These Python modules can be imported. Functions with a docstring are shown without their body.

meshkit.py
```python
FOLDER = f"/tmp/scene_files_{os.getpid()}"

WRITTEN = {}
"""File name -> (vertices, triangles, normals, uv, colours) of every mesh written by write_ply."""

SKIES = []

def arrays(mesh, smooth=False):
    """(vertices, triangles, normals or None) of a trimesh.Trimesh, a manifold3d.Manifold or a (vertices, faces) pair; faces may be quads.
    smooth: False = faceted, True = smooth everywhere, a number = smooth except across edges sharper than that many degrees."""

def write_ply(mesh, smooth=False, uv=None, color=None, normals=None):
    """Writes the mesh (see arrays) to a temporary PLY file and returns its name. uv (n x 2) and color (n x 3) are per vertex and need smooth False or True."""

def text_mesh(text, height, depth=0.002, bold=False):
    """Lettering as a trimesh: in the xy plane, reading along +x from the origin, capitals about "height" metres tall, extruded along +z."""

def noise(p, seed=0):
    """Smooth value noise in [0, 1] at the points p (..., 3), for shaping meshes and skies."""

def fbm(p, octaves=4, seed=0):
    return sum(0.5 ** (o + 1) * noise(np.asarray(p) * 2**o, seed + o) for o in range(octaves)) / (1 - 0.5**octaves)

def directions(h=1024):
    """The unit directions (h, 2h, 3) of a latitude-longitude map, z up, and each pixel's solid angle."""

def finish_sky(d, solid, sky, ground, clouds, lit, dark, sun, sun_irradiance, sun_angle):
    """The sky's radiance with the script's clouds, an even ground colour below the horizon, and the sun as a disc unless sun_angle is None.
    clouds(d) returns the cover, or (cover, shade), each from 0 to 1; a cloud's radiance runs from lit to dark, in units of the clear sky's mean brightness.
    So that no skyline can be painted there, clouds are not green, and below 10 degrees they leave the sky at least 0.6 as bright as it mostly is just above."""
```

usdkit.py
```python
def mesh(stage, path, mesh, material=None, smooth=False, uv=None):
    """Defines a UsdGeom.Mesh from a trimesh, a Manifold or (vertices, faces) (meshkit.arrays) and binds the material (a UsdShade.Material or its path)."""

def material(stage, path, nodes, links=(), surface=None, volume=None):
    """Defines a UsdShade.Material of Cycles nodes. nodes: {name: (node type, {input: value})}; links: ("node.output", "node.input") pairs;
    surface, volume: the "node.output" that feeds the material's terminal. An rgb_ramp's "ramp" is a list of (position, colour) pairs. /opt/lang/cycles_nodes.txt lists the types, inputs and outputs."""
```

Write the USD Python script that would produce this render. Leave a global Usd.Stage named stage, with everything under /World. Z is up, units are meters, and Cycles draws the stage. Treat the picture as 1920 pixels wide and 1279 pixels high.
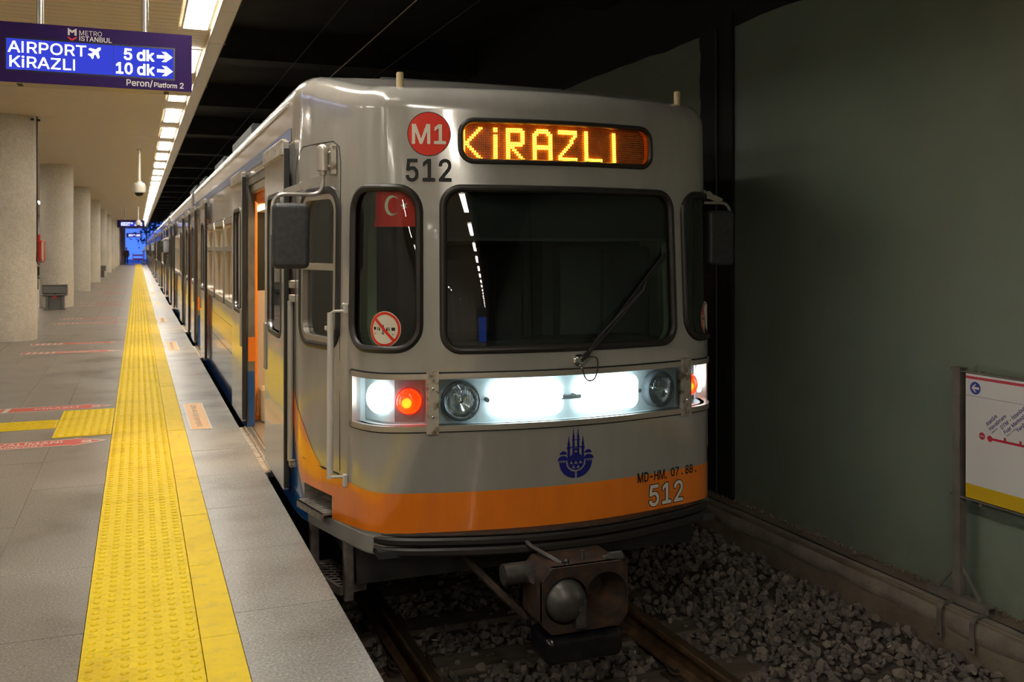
import math, random, re
import numpy as np, trimesh, shapely, manifold3d, usdkit, meshkit
from shapely.geometry import Polygon, MultiPolygon, box as sbox, Point, LineString
from shapely import affinity
from shapely.ops import unary_union
from scipy.interpolate import CubicSpline, PchipInterpolator
from pxr import Usd, UsdGeom, UsdLux, UsdShade, Sdf, Gf, Vt

stage = Usd.Stage.CreateInMemory()
UsdGeom.SetStageUpAxis(stage, "Z"); UsdGeom.SetStageMetersPerUnit(stage, 1.0)
UsdGeom.Xform.Define(stage, "/World"); UsdGeom.Scope.Define(stage, "/World/Looks")
rng = np.random.default_rng(7); random.seed(7)

# ------------------------------------------------------------------ camera, sky, exposure
FPX, YAW, EYE = 1789.0, math.atan2(702, 1789), 1.6
cam = UsdGeom.Camera.Define(stage, "/World/camera")
cam.CreateHorizontalApertureAttr(36.0); cam.CreateVerticalApertureAttr(36.0 * 1279 / 1920)
cam.CreateFocalLengthAttr(36.0 * FPX / 1920)
cam.CreateVerticalApertureOffsetAttr(-172.5 / 1920 * 36.0)
cam.CreateClippingRangeAttr(Gf.Vec2f(0.05, 2000))
cam.CreateFStopAttr(4.5); cam.CreateFocusDistanceAttr(5.4)
cam.CreateExposureAttr(0.55)
sn, cs = math.sin(YAW), math.cos(YAW)
R3 = Gf.Matrix4d(cs, -sn, 0, 0,  0, 0, 1, 0,  -sn, -cs, 0, 0,  0, 0, EYE, 1)
cam.AddTransformOp().Set(R3)

LAMP = 26.0          # radiance of the platform's ceiling light panels
SKY = .40         # blue dusk, seen only through the ends of the hall
dome = UsdLux.DomeLight.Define(stage, "/World/sky")
dome.CreateIntensityAttr(SKY); dome.CreateColorAttr(Gf.Vec3f(.055, .15, .78))

# ------------------------------------------------------------------ materials
LK = "/World/Looks/"
MT = {}
def M(name, color, rough=.5, metallic=0., **kw):
    d = {"base_color": color, "roughness": rough, "metallic": metallic}; d.update(kw)
    MT[name] = usdkit.material(stage, LK + name, {"p": ("principled_bsdf", d)}, surface="p.BSDF"); return MT[name]
def MN(name, stops, scale, rough=.5, metallic=0., bump=0., bscale=None, detail=4, dist=.01, nrough=.55, stretch=(1, 1, 1), rr=None, **kw):
    """noise-coloured principled material"""
    d = {"roughness": rough, "metallic": metallic}; d.update(kw)
    nodes = {"g": ("geometry", {}), "m": ("mapping", {"scale": stretch}), "n": ("noise_texture", {"scale": scale, "detail": detail, "roughness": nrough}),
             "r": ("rgb_ramp", {"ramp": stops}), "p": ("principled_bsdf", d)}
    links = [("g.position", "m.vector"), ("m.vector", "n.vector"), ("n.fac", "r.fac"), ("r.color", "p.base_color")]
    if bump:
        nodes["n2"] = ("noise_texture", {"scale": bscale or scale, "detail": 5}); nodes["b"] = ("bump", {"strength": bump, "distance": dist})
        links += [("g.position", "n2.vector"), ("n2.fac", "b.height"), ("b.normal", "p.normal")]
    if rr:
        nodes["q"] = ("map_range", {"from_min": .3, "from_max": .7, "to_min": rr[0], "to_max": rr[1], "clamp": True}); links += [("n.fac", "q.value"), ("q.result", "p.roughness")]
    MT[name] = usdkit.material(stage, LK + name, nodes, links, surface="p.BSDF"); return MT[name]
def ME(name, color, strength):
    MT[name] = usdkit.material(stage, LK + name, {"e": ("emission", {"color": color, "strength": strength})}, surface="e.emission"); return MT[name]
def MG(name, tint, ior=1.5, gcol=(1, 1, 1)):
    MT[name] = usdkit.material(stage, LK + name, {"t": ("transparent_bsdf", {"color": tint}), "g": ("glossy_bsdf", {"color": gcol, "roughness": 0.0}),
        "f": ("fresnel", {"IOR": ior}), "x": ("mix_closure", {})},
        [("f.fac", "x.fac"), ("t.BSDF", "x.closure1"), ("g.BSDF", "x.closure2")], surface="x.closure"); return MT[name]

def two_scale(name, fine, coarse, fs, cs_, rough, bump=0, bs=200, dist=.001, mixf=.5, rr=None, sp=.5, detail=3):
    """fine speckle times coarse stain"""
    nodes = {"g": ("geometry", {}), "n": ("noise_texture", {"scale": fs, "detail": detail, "roughness": .7}), "n2": ("noise_texture", {"scale": cs_, "detail": 5}),
             "r": ("rgb_ramp", {"ramp": fine}), "r2": ("rgb_ramp", {"ramp": coarse}), "x": ("mix", {"mix_type": "multiply", "fac": mixf}),
             "p": ("principled_bsdf", {"roughness": rough, "specular_ior_level": sp})}
    links = [("g.position", "n.vector"), ("g.position", "n2.vector"), ("n.fac", "r.fac"), ("n2.fac", "r2.fac"), ("r.color", "x.color1"), ("r2.color", "x.color2"), ("x.color", "p.base_color")]
    if bump:
        nodes["b"] = ("bump", {"strength": bump, "distance": dist}); nodes["n3"] = ("noise_texture", {"scale": bs, "detail": 4})
        links += [("g.position", "n3.vector"), ("n3.fac", "b.height"), ("b.normal", "p.normal")]
    if rr:
        nodes["q"] = ("map_range", {"from_min": .3, "from_max": .7, "to_min": rr[0], "to_max": rr[1], "clamp": True}); links += [("n2.fac", "q.value"), ("q.result", "p.roughness")]
    MT[name] = usdkit.material(stage, LK + name, nodes, links, surface="p.BSDF"); return MT[name]

def paint(name, color, dark, rough=.16, metallic=.25, coat=.6, wav=.25):
    """glossy vehicle paint: faint grime, slightly wavy panels"""
    nodes = {"g": ("geometry", {}), "m": ("mapping", {"scale": (1, 1, .25)}), "n": ("noise_texture", {"scale": 5, "detail": 6, "roughness": .65}),
             "r": ("rgb_ramp", {"ramp": [(.25, dark), (.62, color)]}),
             "n2": ("noise_texture", {"scale": 3.0, "detail": 2}), "b": ("bump", {"strength": wav, "distance": .004}),
             "p": ("principled_bsdf", {"roughness": rough, "metallic": metallic, "coat_weight": coat, "coat_roughness": .04})}
    MT[name] = usdkit.material(stage, LK + name, nodes, [("g.position", "m.vector"), ("m.vector", "n.vector"), ("n.fac", "r.fac"), ("r.color", "p.base_color"),
        ("g.position", "n2.vector"), ("n2.fac", "b.height"), ("b.normal", "p.normal"), ("b.normal", "p.coat_normal")], surface="p.BSDF"); return MT[name]

paint("silver", (.35, .335, .31), (.30, .285, .26))
paint("orange", (.78, .20, .012), (.66, .16, .01), metallic=0)
paint("blue", (.012, .085, .28), (.01, .06, .2), metallic=0)
paint("blue_grey", (.035, .09, .27), (.03, .08, .24), metallic=0, coat=.1, rough=.35)
M("rubber", (.018, .015, .013), .42)
M("rubber_dull", (.012, .012, .012), .7)
M("black_plastic", (.03, .031, .033), .42)
MN("mirror_shell", [(.4, (.028, .029, .033)), (.75, (.05, .05, .052))], 30, rough=.45)
M("alu", (.46, .42, .36), .34, .75)
MN("alu_worn", [(.35, (.16, .11, .07)), (.5, (.42, .38, .32)), (1, (.48, .45, .4))], 22, rough=.42, metallic=.45)
M("steel_tube", (.45, .43, .40), .3, .6)
M("white_paint", (.50, .48, .45), .35)
MN("rust", [(.3, (.010, .006, .004)), (.55, (.030, .014, .006)), (.8, (.095, .034, .006))], 16, rough=.7, bump=.5, bscale=60, dist=.004)
MN("coupler_steel", [(.3, (.04, .038, .036)), (.7, (.14, .13, .12))], 9, rough=.42, metallic=.6, bump=.3, bscale=40, dist=.002)
MN("grease", [(.3, (.004, .004, .006)), (.7, (.012, .011, .012))], 12, rough=.16, bump=.5, bscale=35, dist=.006)
MN("underframe", [(.3, (.012, .011, .010)), (.7, (.035, .031, .028))], 4, rough=.75)
MN("grey_step", [(.3, (.16, .14, .12)), (.65, (.34, .31, .28))], 18, rough=.5, metallic=.3)
MN("ladder", [(.3, (.07, .05, .04)), (.7, (.20, .17, .15))], 15, rough=.6, metallic=.2)
M("roof_box", (.045, .053, .054), .6)
MG("glass_front", (.74, .82, .76), 1.55)
MG("glass_cab", (.42, .47, .44), 1.6)
MG("glass_side", (.40, .41, .37), 1.7)
MG("glass_lamp", (.9, .95, .97), 1.35)
M("green_lining", (.46, .58, .38), .5)
M("cab_dark", (.02, .022, .022), .6)
M("cab_grey", (.06, .07, .066), .6)
M("cab_panel", (.03, .038, .035), .6)
M("seat_cloth", (.05, .035, .045), .9)
M("cream_inside", (.55, .48, .38), .5)
M("orange_inside", (.85, .20, .01), .35)
M("pole_orange", (.95, .26, .01), .3)
M("floor_inside", (.25, .21, .17), .5)
M("chrome", (.7, .7, .7), .12, 1.0)
M("lamp_white", (.36, .42, .42), .5)
M("lamp_reflector", (.62, .66, .68), .16, .85)
M("decal_red", (.62, .035, .018), .5, specular_ior_level=.2)
M("decal_red2", (.55, .02, .018), .5)
M("decal_black", (.015, .014, .013), .5, specular_ior_level=.2)
M("decal_dark", (.018, .017, .016), .5, specular_ior_level=.2)
M("decal_white", (.62, .58, .52), .5, specular_ior_level=.2)
M("decal_grey_white", (.60, .58, .54), .5, specular_ior_level=.2)
M("decal_blue", (.012, .014, .16), .5, specular_ior_level=.2)
M("decal_cream", (.62, .57, .46), .5, specular_ior_level=.2)
M("flag_red", (.75, .025, .018), .7)
M("flag_white", (.80, .88, .74), .7)
ME("tube_white", (.82, .95, 1.0), 6.0)
ME("bulb_white", (.85, .96, 1.0), 6.0)
ME("bulb_red", (1.0, .42, .07), 34.0)
MT["red_lens"] = usdkit.material(stage, LK + "red_lens", {"t": ("transparent_bsdf", {"color": (.95, .06, .012)}), "l": ("translucent_bsdf", {"color": (.95, .035, .008)}),
    "g": ("glossy_bsdf", {"roughness": .08}), "f": ("fresnel", {"IOR": 1.5}), "x": ("mix_closure", {"fac": .5}), "y": ("mix_closure", {})},
    [("t.BSDF", "x.closure1"), ("l.BSDF", "x.closure2"), ("f.fac", "y.fac"), ("x.closure", "y.closure1"), ("g.BSDF", "y.closure2")], surface="y.closure")
ME("led_on", (1.0, .32, .014), 11.0)
ME("led_off", (1.0, .22, .01), .10)
MN("led_board", [(.35, (.12, .05, .02)), (.7, (.25, .10, .03))], 16, rough=.5)
M("display_edge", (.5, .14, .01), .4)
ME("saloon_lamp", (1.0, .68, .32), 17.0)
M("blind", (.012, .014, .016), .6)
M("tray_pink", (.16, .13, .125), .5)
M("lamp_housing", (.10, .12, .13), .4)
MT["lens_glass"] = usdkit.material(stage, LK + "lens_glass", {"t": ("transparent_bsdf", {"color": (.8, .85, .88)}), "g": ("glossy_bsdf", {"roughness": .1}), "x": ("mix_closure", {"fac": .35})}, [("t.BSDF", "x.closure1"), ("g.BSDF", "x.closure2")], surface="x.closure")
M("decal_grey_line", (.38, .35, .30), .5)
# station
two_scale("granite", [(.30, (.125, .113, .098)), (.5, (.245, .222, .192)), (.62, (.33, .30, .26)), (.72, (.58, .53, .46))], [(.3, (.62, .60, .58)), (.7, (1, 1, 1))], 95, 1.3, .42, bump=.12, bs=160, dist=.0006, mixf=.75, rr=(.30, .48))
two_scale("granite_edge", [(.30, (.115, .11, .10)), (.5, (.23, .22, .20)), (.62, (.31, .30, .275)), (.72, (.58, .55, .50))], [(.3, (.70, .69, .67)), (.7, (1, 1, 1))], 85, 1.6, .36, bump=.12, bs=160, dist=.0006, mixf=.7, rr=(.26, .42))
def granite_far():
    nodes = {"g": ("geometry", {}), "n": ("noise_texture", {"scale": 95, "detail": 3}), "r": ("rgb_ramp", {"ramp": [(.3, (.15, .135, .12)), (.5, (.245, .222, .192)), (.7, (.45, .41, .35))]}),
             "bk": ("brick_texture", {"scale": 1.0, "brick_width": .9, "row_height": .45, "offset": 0.0, "mortar_size": .006, "color1": (1, 1, 1), "color2": (.9, .9, .9), "mortar": (.45, .45, .45)}),
             "m": ("mapping", {"rotation": (0, 0, math.pi / 2)}), "x": ("mix", {"mix_type": "multiply", "fac": 1.0}), "p": ("principled_bsdf", {"roughness": .4})}
    MT["granite_far"] = usdkit.material(stage, LK + "granite_far", nodes, [("g.position", "n.vector"), ("n.fac", "r.fac"), ("g.position", "m.vector"), ("m.vector", "bk.vector"),
        ("r.color", "x.color1"), ("bk.color", "x.color2"), ("x.color", "p.base_color")], surface="p.BSDF")
granite_far()
two_scale("yellow", [(.25, (.58, .42, .02)), (.45, (.78, .57, .004)), (.7, (.84, .62, .004))], [(.28, (.72, .66, .62)), (.45, (1, 1, 1)), (1, (1, 1, 1))], 40, 2.2, .6, mixf=.55, sp=.25, bump=.1, bs=120, dist=.0008)
two_scale("yellow_flat", [(.25, (.62, .48, .06)), (.45, (.78, .57, .014)), (.7, (.84, .61, .008))], [(.30, (.70, .66, .62)), (.5, (1, .98, .95)), (1, (1, 1, 1))], 14, 1.6, .6, mixf=.6, sp=.25, bump=.1, bs=120, dist=.0008)
M("sticker_red", (.55, .07, .05), .45)
M("sticker_white", (.62, .56, .50), .45)
M("sticker_orange", (.72, .38, .09), .45)
M("sticker_text", (.22, .12, .05), .5)
M("cream_ceiling", (.68, .57, .42), .45)
M("cream_joint", (.26, .20, .13), .6)
def slat_far():
    nodes = {"g": ("geometry", {}), "w": ("wave_texture", {}) if False else ("separate_xyz", {}), "m1": ("math", {"math_type": "multiply", "value2": 1 / .16}), "fr": ("math", {"math_type": "fraction"}),
             "gt": ("math", {"math_type": "greater_than", "value2": .9}), "x": ("mix", {"color1": (.68, .57, .42), "color2": (.42, .34, .24)}), "p": ("principled_bsdf", {"roughness": .45})}
    MT["slat_far"] = usdkit.material(stage, LK + "slat_far", nodes, [("g.position", "w.vector"), ("w.y", "m1.value1"), ("m1.value", "fr.value1"), ("fr.value", "gt.value1"), ("gt.value", "x.fac"), ("x.color", "p.base_color")], surface="p.BSDF")
slat_far()
M("fascia", (.60, .52, .40), .4)
M("light_frame", (.5, .44, .34), .4)
ME("panel_light", (1.0, .93, .81), LAMP)
two_scale("column_plaster", [(.3, (.58, .55, .48)), (.7, (.74, .70, .62))], [(.3, (.84, .82, .78)), (.6, (1, 1, 1))], 18, 1.2, .7, bump=.6, bs=28, dist=.012, mixf=.8)
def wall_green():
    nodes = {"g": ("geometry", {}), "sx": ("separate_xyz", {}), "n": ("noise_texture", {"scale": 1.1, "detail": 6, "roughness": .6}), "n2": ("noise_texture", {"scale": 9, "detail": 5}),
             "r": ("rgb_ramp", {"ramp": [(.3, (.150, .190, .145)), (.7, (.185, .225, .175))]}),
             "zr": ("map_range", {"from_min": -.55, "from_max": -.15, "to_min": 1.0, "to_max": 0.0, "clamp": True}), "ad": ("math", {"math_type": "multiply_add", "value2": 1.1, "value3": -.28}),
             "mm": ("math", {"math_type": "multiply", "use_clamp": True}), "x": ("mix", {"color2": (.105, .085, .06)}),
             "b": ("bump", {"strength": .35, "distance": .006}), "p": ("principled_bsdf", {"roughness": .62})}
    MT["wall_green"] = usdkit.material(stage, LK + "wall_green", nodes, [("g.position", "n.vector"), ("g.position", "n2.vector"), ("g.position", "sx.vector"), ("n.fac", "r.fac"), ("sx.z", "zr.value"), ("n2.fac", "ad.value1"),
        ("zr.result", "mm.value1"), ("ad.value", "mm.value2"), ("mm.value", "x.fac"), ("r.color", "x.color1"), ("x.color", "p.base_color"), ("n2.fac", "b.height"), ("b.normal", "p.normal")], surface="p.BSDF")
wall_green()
M("wall_grey", (.36, .35, .31), .7)
MN("black_paint", [(.3, (.004, .0038, .0035)), (.8, (.012, .011, .010))], 6, rough=.75)
MN("tunnel_black", [(.3, (.010, .009, .008)), (.8, (.028, .023, .020))], 2, rough=.8)
MN("concrete", [(.3, (.10, .075, .052)), (.55, (.16, .125, .09)), (.8, (.21, .17, .125))], 3.5, rough=.8, bump=.6, bscale=25, dist=.012)
MN("concrete_cap", [(.3, (.14, .115, .09)), (.55, (.21, .18, .145)), (.8, (.28, .245, .205))], 5, rough=.75, bump=.6, bscale=22, dist=.015)
MN("ballast_soil", [(.3, (.03, .024, .018)), (.7, (.075, .06, .046))], 14, rough=.95, bump=1, bscale=30, dist=.03)
MN("sleeper_wood", [(.3, (.055, .042, .030)), (.7, (.115, .088, .062))], 5, rough=.8, bump=.5, bscale=30, dist=.008, stretch=(.4, 3, 3))
MN("rail_side", [(.3, (.05, .028, .014)), (.7, (.15, .085, .04))], 8, rough=.6, metallic=.3, bump=.2, bscale=40, dist=.002)
M("rail_top", (.30, .22, .14), .28, .9)
for k, c in enumerate([(.155, .128, .105), (.12, .10, .085), (.19, .155, .125), (.135, .118, .105)]):
    MN("stone_%d" % k if False else ["stone_brown", "stone_dark", "stone_pale", "stone_grey"][k], [(.3, tuple(x * .7 for x in c)), (.7, c)], 20, rough=.85)
MN("post_steel", [(.3, (.12, .105, .085)), (.7, (.20, .185, .155))], 6, rough=.55, metallic=.2)
M("board_white", (.62, .62, .60), .35)
M("board_yellow", (.62, .40, .012), .4)
M("board_text", (.06, .06, .20), .5)
M("board_red", (.50, .02, .05), .4)
M("board_blue", (.02, .035, .30), .4)
M("sign_purple", (.026, .009, .075), .6, specular_ior_level=.12)
M("sign_metal", (.42, .33, .18), .4)
M("sign_print", (.55, .52, .50), .5)
M("sign_print_red", (.55, .03, .03), .5)
ME("lcd_blue", (.035, .05, .55), .8)
ME("lcd_text", (.95, .97, 1.0), 1.4)
M("lcd_edge", (.01, .012, .03), .3)
M("bin_metal", (.20, .20, .20), .35, .5)
M("box_red", (.55, .02, .015), .4)
M("black_iron", (.015, .015, .015), .5)
M("coat_cloth", (.06, .058, .05), .9); M("trouser_cloth", (.012, .013, .02), .9); M("skin", (.45, .28, .2), .6); M("hair_dark", (.02, .015, .012), .8)
M("cam_white", (.60, .56, .48), .35)
M("smoke_dome", (.015, .015, .017), .1)
M("cable_black", (.01, .01, .01), .5)
M("facade", (.12, .14, .2), .8); M("leaf_dark", (.03, .06, .03), .8); M("bark", (.05, .04, .03), .9)

# ------------------------------------------------------------------ prims
USED, ORIGIN = {}, {}
def fresh(parent, name):
    k = USED.get((parent, name), 0); USED[(parent, name)] = k + 1
    return parent + "/" + name + ("_%03d" % k if k else "")
def tag(p, label=None, cat=None, group=None, kind=None):
    p = p.GetPrim() if hasattr(p, "GetPrim") else p
    for k, v in (("label", label), ("category", cat), ("group", group), ("kind", kind)):
        if v: p.SetCustomDataByKey(k, v)
    return p
def arr(mesh, smooth):
    if isinstance(mesh, tuple) and len(mesh) == 3:
        return mesh
    return meshkit.arrays(mesh, smooth)
def obj(name, mesh, mat, parent=None, smooth=30, **kw):
    """one Mesh; vertices in world coordinates (moved to the parent's origin)"""
    par = str(parent.GetPath()) if parent is not None else "/World"
    v, f, n = arr(mesh, smooth)
    top = "/".join(par.split("/")[:3])
    v = np.asarray(v, float) - np.asarray(ORIGIN.get(top, (0, 0, 0)), float)
    path = fresh(par, name)
    m = UsdGeom.Mesh.Define(stage, path)
    m.CreatePointsAttr(Vt.Vec3fArray.FromNumpy(v.astype(np.float32)))
    m.CreateFaceVertexCountsAttr(Vt.IntArray.FromNumpy(np.full(len(f), 3, np.int32)))
    m.CreateFaceVertexIndicesAttr(Vt.IntArray.FromNumpy(np.asarray(f, np.int32).ravel()))
    m.CreateSubdivisionSchemeAttr("none")
    if n is not None:
        m.CreateNormalsAttr(Vt.Vec3fArray.FromNumpy(np.asarray(n, np.float32))); m.SetNormalsInterpolation("vertex")
    UsdShade.MaterialBindingAPI.Apply(m.GetPrim()).Bind(MT[mat])
    tag(m, **kw)
    return m.GetPrim()
def thing(name, label, cat, loc=(0, 0, 0), group=None, kind=None):
    path = fresh("/World", name)
    x = UsdGeom.Xform.Define(stage, path); x.AddTranslateOp().Set(Gf.Vec3d(*map(float, loc))); ORIGIN[path] = loc
    return tag(x, label, cat, group, kind)
def dup(src, loc, label=None, group=None, rot=0.):
    base = re.sub(r"_\d{3}$", "", src.GetName()); path = fresh("/World", base)
    x = UsdGeom.Xform.Define(stage, path)
    x.GetPrim().GetReferences().AddInternalReference(src.GetPath()); x.GetPrim().SetInstanceable(True)
    x.ClearXformOpOrder(); x.AddTranslateOp().Set(Gf.Vec3d(*map(float, loc)))
    if rot: x.AddRotateZOp().Set(rot)
    return tag(x, label, None, group)

# ------------------------------------------------------------------ shapes
def cat(*ms):
    out = []
    for m in ms:
        if isinstance(m, (list,)): out += m
        else: out.append(m)
    return trimesh.util.concatenate(out)
def bx(x0, x1, y0, y1, z0, z1, b=0.):
    if b <= 0:
        m = trimesh.creation.box((x1 - x0, y1 - y0, z1 - z0)); m.apply_translation(((x0 + x1) / 2, (y0 + y1) / 2, (z0 + z1) / 2)); return m
    pts = []
    for x in (0, 1):
        for y in (0, 1):
            for z in (0, 1):
                for k in range(3):
                    p = [x0 + b if not x else x1 - b, y0 + b if not y else y1 - b, z0 + b if not z else z1 - b]
                    p[k] = ((x0, x1)[x], (y0, y1)[y], (z0, z1)[z])[k]; pts.append(p)
    return trimesh.convex.convex_hull(np.array(pts))
def rbox(x0, x1, y0, y1, z0, z1, r, n=20):
    S_ = manifold3d.Manifold.sphere(r, n); m = manifold3d.Manifold.batch_hull([S_.translate([float(a), float(b), float(c)]) for a in (x0 + r, x1 - r) for b in (y0 + r, y1 - r) for c in (z0 + r, z1 - r)]).to_mesh()
    return trimesh.Trimesh(m.vert_properties[:, :3], m.tri_verts)
def rot_to(d):
    return trimesh.geometry.align_vectors([0, 0, 1], np.asarray(d, float) / np.linalg.norm(d))
def cyl(p0, p1, r, n=16, r1=None):
    p0, p1 = np.asarray(p0, float), np.asarray(p1, float); h = np.linalg.norm(p1 - p0)
    m = lathe([(0, 0), (r, 0), (r if r1 is None else r1, h), (0, h)], n); m.apply_transform(rot_to(p1 - p0)); m.apply_translation(p0); return m
def lathe(prof, n=24, at=(0, 0, 0)):
    m = trimesh.creation.revolve(np.array(prof, float), sections=n); 
    if m.volume < 0: m.invert()
    m.apply_translation(at); return m
def frames(p, closed, up):
    p = np.asarray(p, float); N = len(p)
    t = np.roll(p, -1, 0) - np.roll(p, 1, 0) if closed else np.gradient(p, axis=0)
    t /= np.linalg.norm(t, axis=1, keepdims=True)
    if up is not None:
        n = np.broadcast_to(np.asarray(up, float), p.shape); n = n - (n * t).sum(1, keepdims=True) * t
    else:
        n = np.zeros_like(p); a = np.array([0, 0, 1.]) if abs(t[0, 2]) < .9 else np.array([1., 0, 0])
        n[0] = a - a @ t[0] * t[0]
        for i in range(1, N): n[i] = n[i - 1] - (n[i - 1] @ t[i]) * t[i]; n[i] /= np.linalg.norm(n[i])
    n = n / np.linalg.norm(n, axis=1, keepdims=True)
    return t, n, np.cross(t, n)
def sweep(p, prof, closed=False, up=None):
    """prof: (b, n) points counter-clockwise"""
    p = np.asarray(p, float); prof = np.asarray(prof, float); t, n, b = frames(p, closed, up); K, N = len(prof), len(p)
    v = p[:, None] + prof[None, :, :1] * b[:, None] + prof[None, :, 1:] * n[:, None]
    v = v.reshape(-1, 3); f = []
    for i in range(N if closed else N - 1):
        j = (i + 1) % N
        for k in range(K):
            l = (k + 1) % K; f += [(i * K + k, i * K + l, j * K + l), (i * K + k, j * K + l, j * K + k)]
    if not closed:
        tri = trimesh.creation.triangulate_polygon(Polygon(prof), engine="earcut")
        tv, tf = tri
        if len(tv) == K:
            d = [int(np.argmin(np.linalg.norm(prof - q, axis=1))) for q in tv]
            for a in tf:
                a = [d[x] for x in a]; f.append((a[0], a[2], a[1])); f.append(tuple((N - 1) * K + x for x in a))
    m = trimesh.Trimesh(v, np.array(f), process=False); m.fix_normals() if not closed else None
    if closed and m.volume < 0: m.invert()
    return m
def circ(r, n=10): return [(r * math.cos(2 * math.pi * k / n), r * math.sin(2 * math.pi * k / n)) for k in range(n)]
def tube(p, r, n=10, closed=False): return sweep(p, circ(r, n), closed)
def bend(pts, r, k=6):
    """polyline with rounded corners"""
    pts = [np.asarray(q, float) for q in pts]; out = [pts[0]]
    for i in range(1, len(pts) - 1):
        a, b, c = pts[i - 1], pts[i], pts[i + 1]; u, w = (a - b) / np.linalg.norm(a - b), (c - b) / np.linalg.norm(c - b)
        d = min(r, np.linalg.norm(a - b) * .45, np.linalg.norm(c - b) * .45); p, q = b + u * d, b + w * d
        for t in np.linspace(0, 1, k): out.append((1 - t) ** 2 * p + 2 * t * (1 - t) * b + t * t * q)
    return np.array(out + [pts[-1]])
def rrect(x0, x1, y0, y1, r, q=8): return sbox(x0 + r, y0 + r, x1 - r, y1 - r).buffer(r, quad_segs=q)
def extr(poly, h, T=None):
    ms = [trimesh.creation.extrude_polygon(g, h, engine="earcut") for g in (poly.geoms if hasattr(poly, "geoms") else [poly]) if g.area > 1e-9]
    m = cat(ms) if len(ms) > 1 else ms[0]
    if T is not None: m.apply_transform(T)
    return m
def axes(o, x, y):
    """matrix that takes (u, v, w) to o + u x + v y + w (x cross y)"""
    T = np.eye(4); T[:3, 0] = x; T[:3, 1] = y; T[:3, 2] = np.cross(x, y); T[:3, 3] = o; return T
FLOORT = lambda x, y, z: axes((x, y, z), (1, 0, 0), (0, 1, 0))
_TP = {}
def _glyphs(text, bold):
    m = meshkit.text_mesh(text, .7, .02, bold)
    top = m.triangles[m.face_normals[:, 2] > .9][:, :, :2]
    return unary_union([Polygon(t).buffer(1e-5) for t in top]).simplify(.002)
def text_poly(text, height, bold=False, width=None):
    """lettering as a shapely shape, from the origin along +x, capital I without serifs; width squeezes or stretches it"""
    key = (text, bold)
    if key not in _TP:
        plain = text.replace("I", "l").replace("İ", "l"); p = _glyphs(plain, bold)
        sw, wl = (.145, None) if bold else (.074, None)
        for i, c in enumerate(text):
            if c in "Iİ":
                x1 = _glyphs(plain[:i + 1], bold).bounds[2]
                gs = list(getattr(p, "geoms", [p])); k = min(range(len(gs)), key=lambda j: abs(gs[j].bounds[2] - x1) + (9 if gs[j].bounds[2] - gs[j].bounds[0] > .32 else 0)); x0 = gs[k].bounds[0]
                p = unary_union([g for j, g in enumerate(gs) if j != k] + [sbox(x0, 0, x0 + sw, .705)] + ([sbox(x0 - .005, .80, x0 + sw + .005, .92)] if c == "İ" else []))
        _TP[key] = p
    p = affinity.scale(_TP[key], height / .7, height / .7, origin=(0, 0)); b = p.bounds
    p = affinity.translate(p, -b[0], 0)
    if width: p = affinity.scale(p, width / (b[2] - b[0]), 1, origin=(0, 0))
    return p
def sph(c, r, n=2): m = trimesh.creation.icosphere(n, r); m.apply_translation(c); return m

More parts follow.
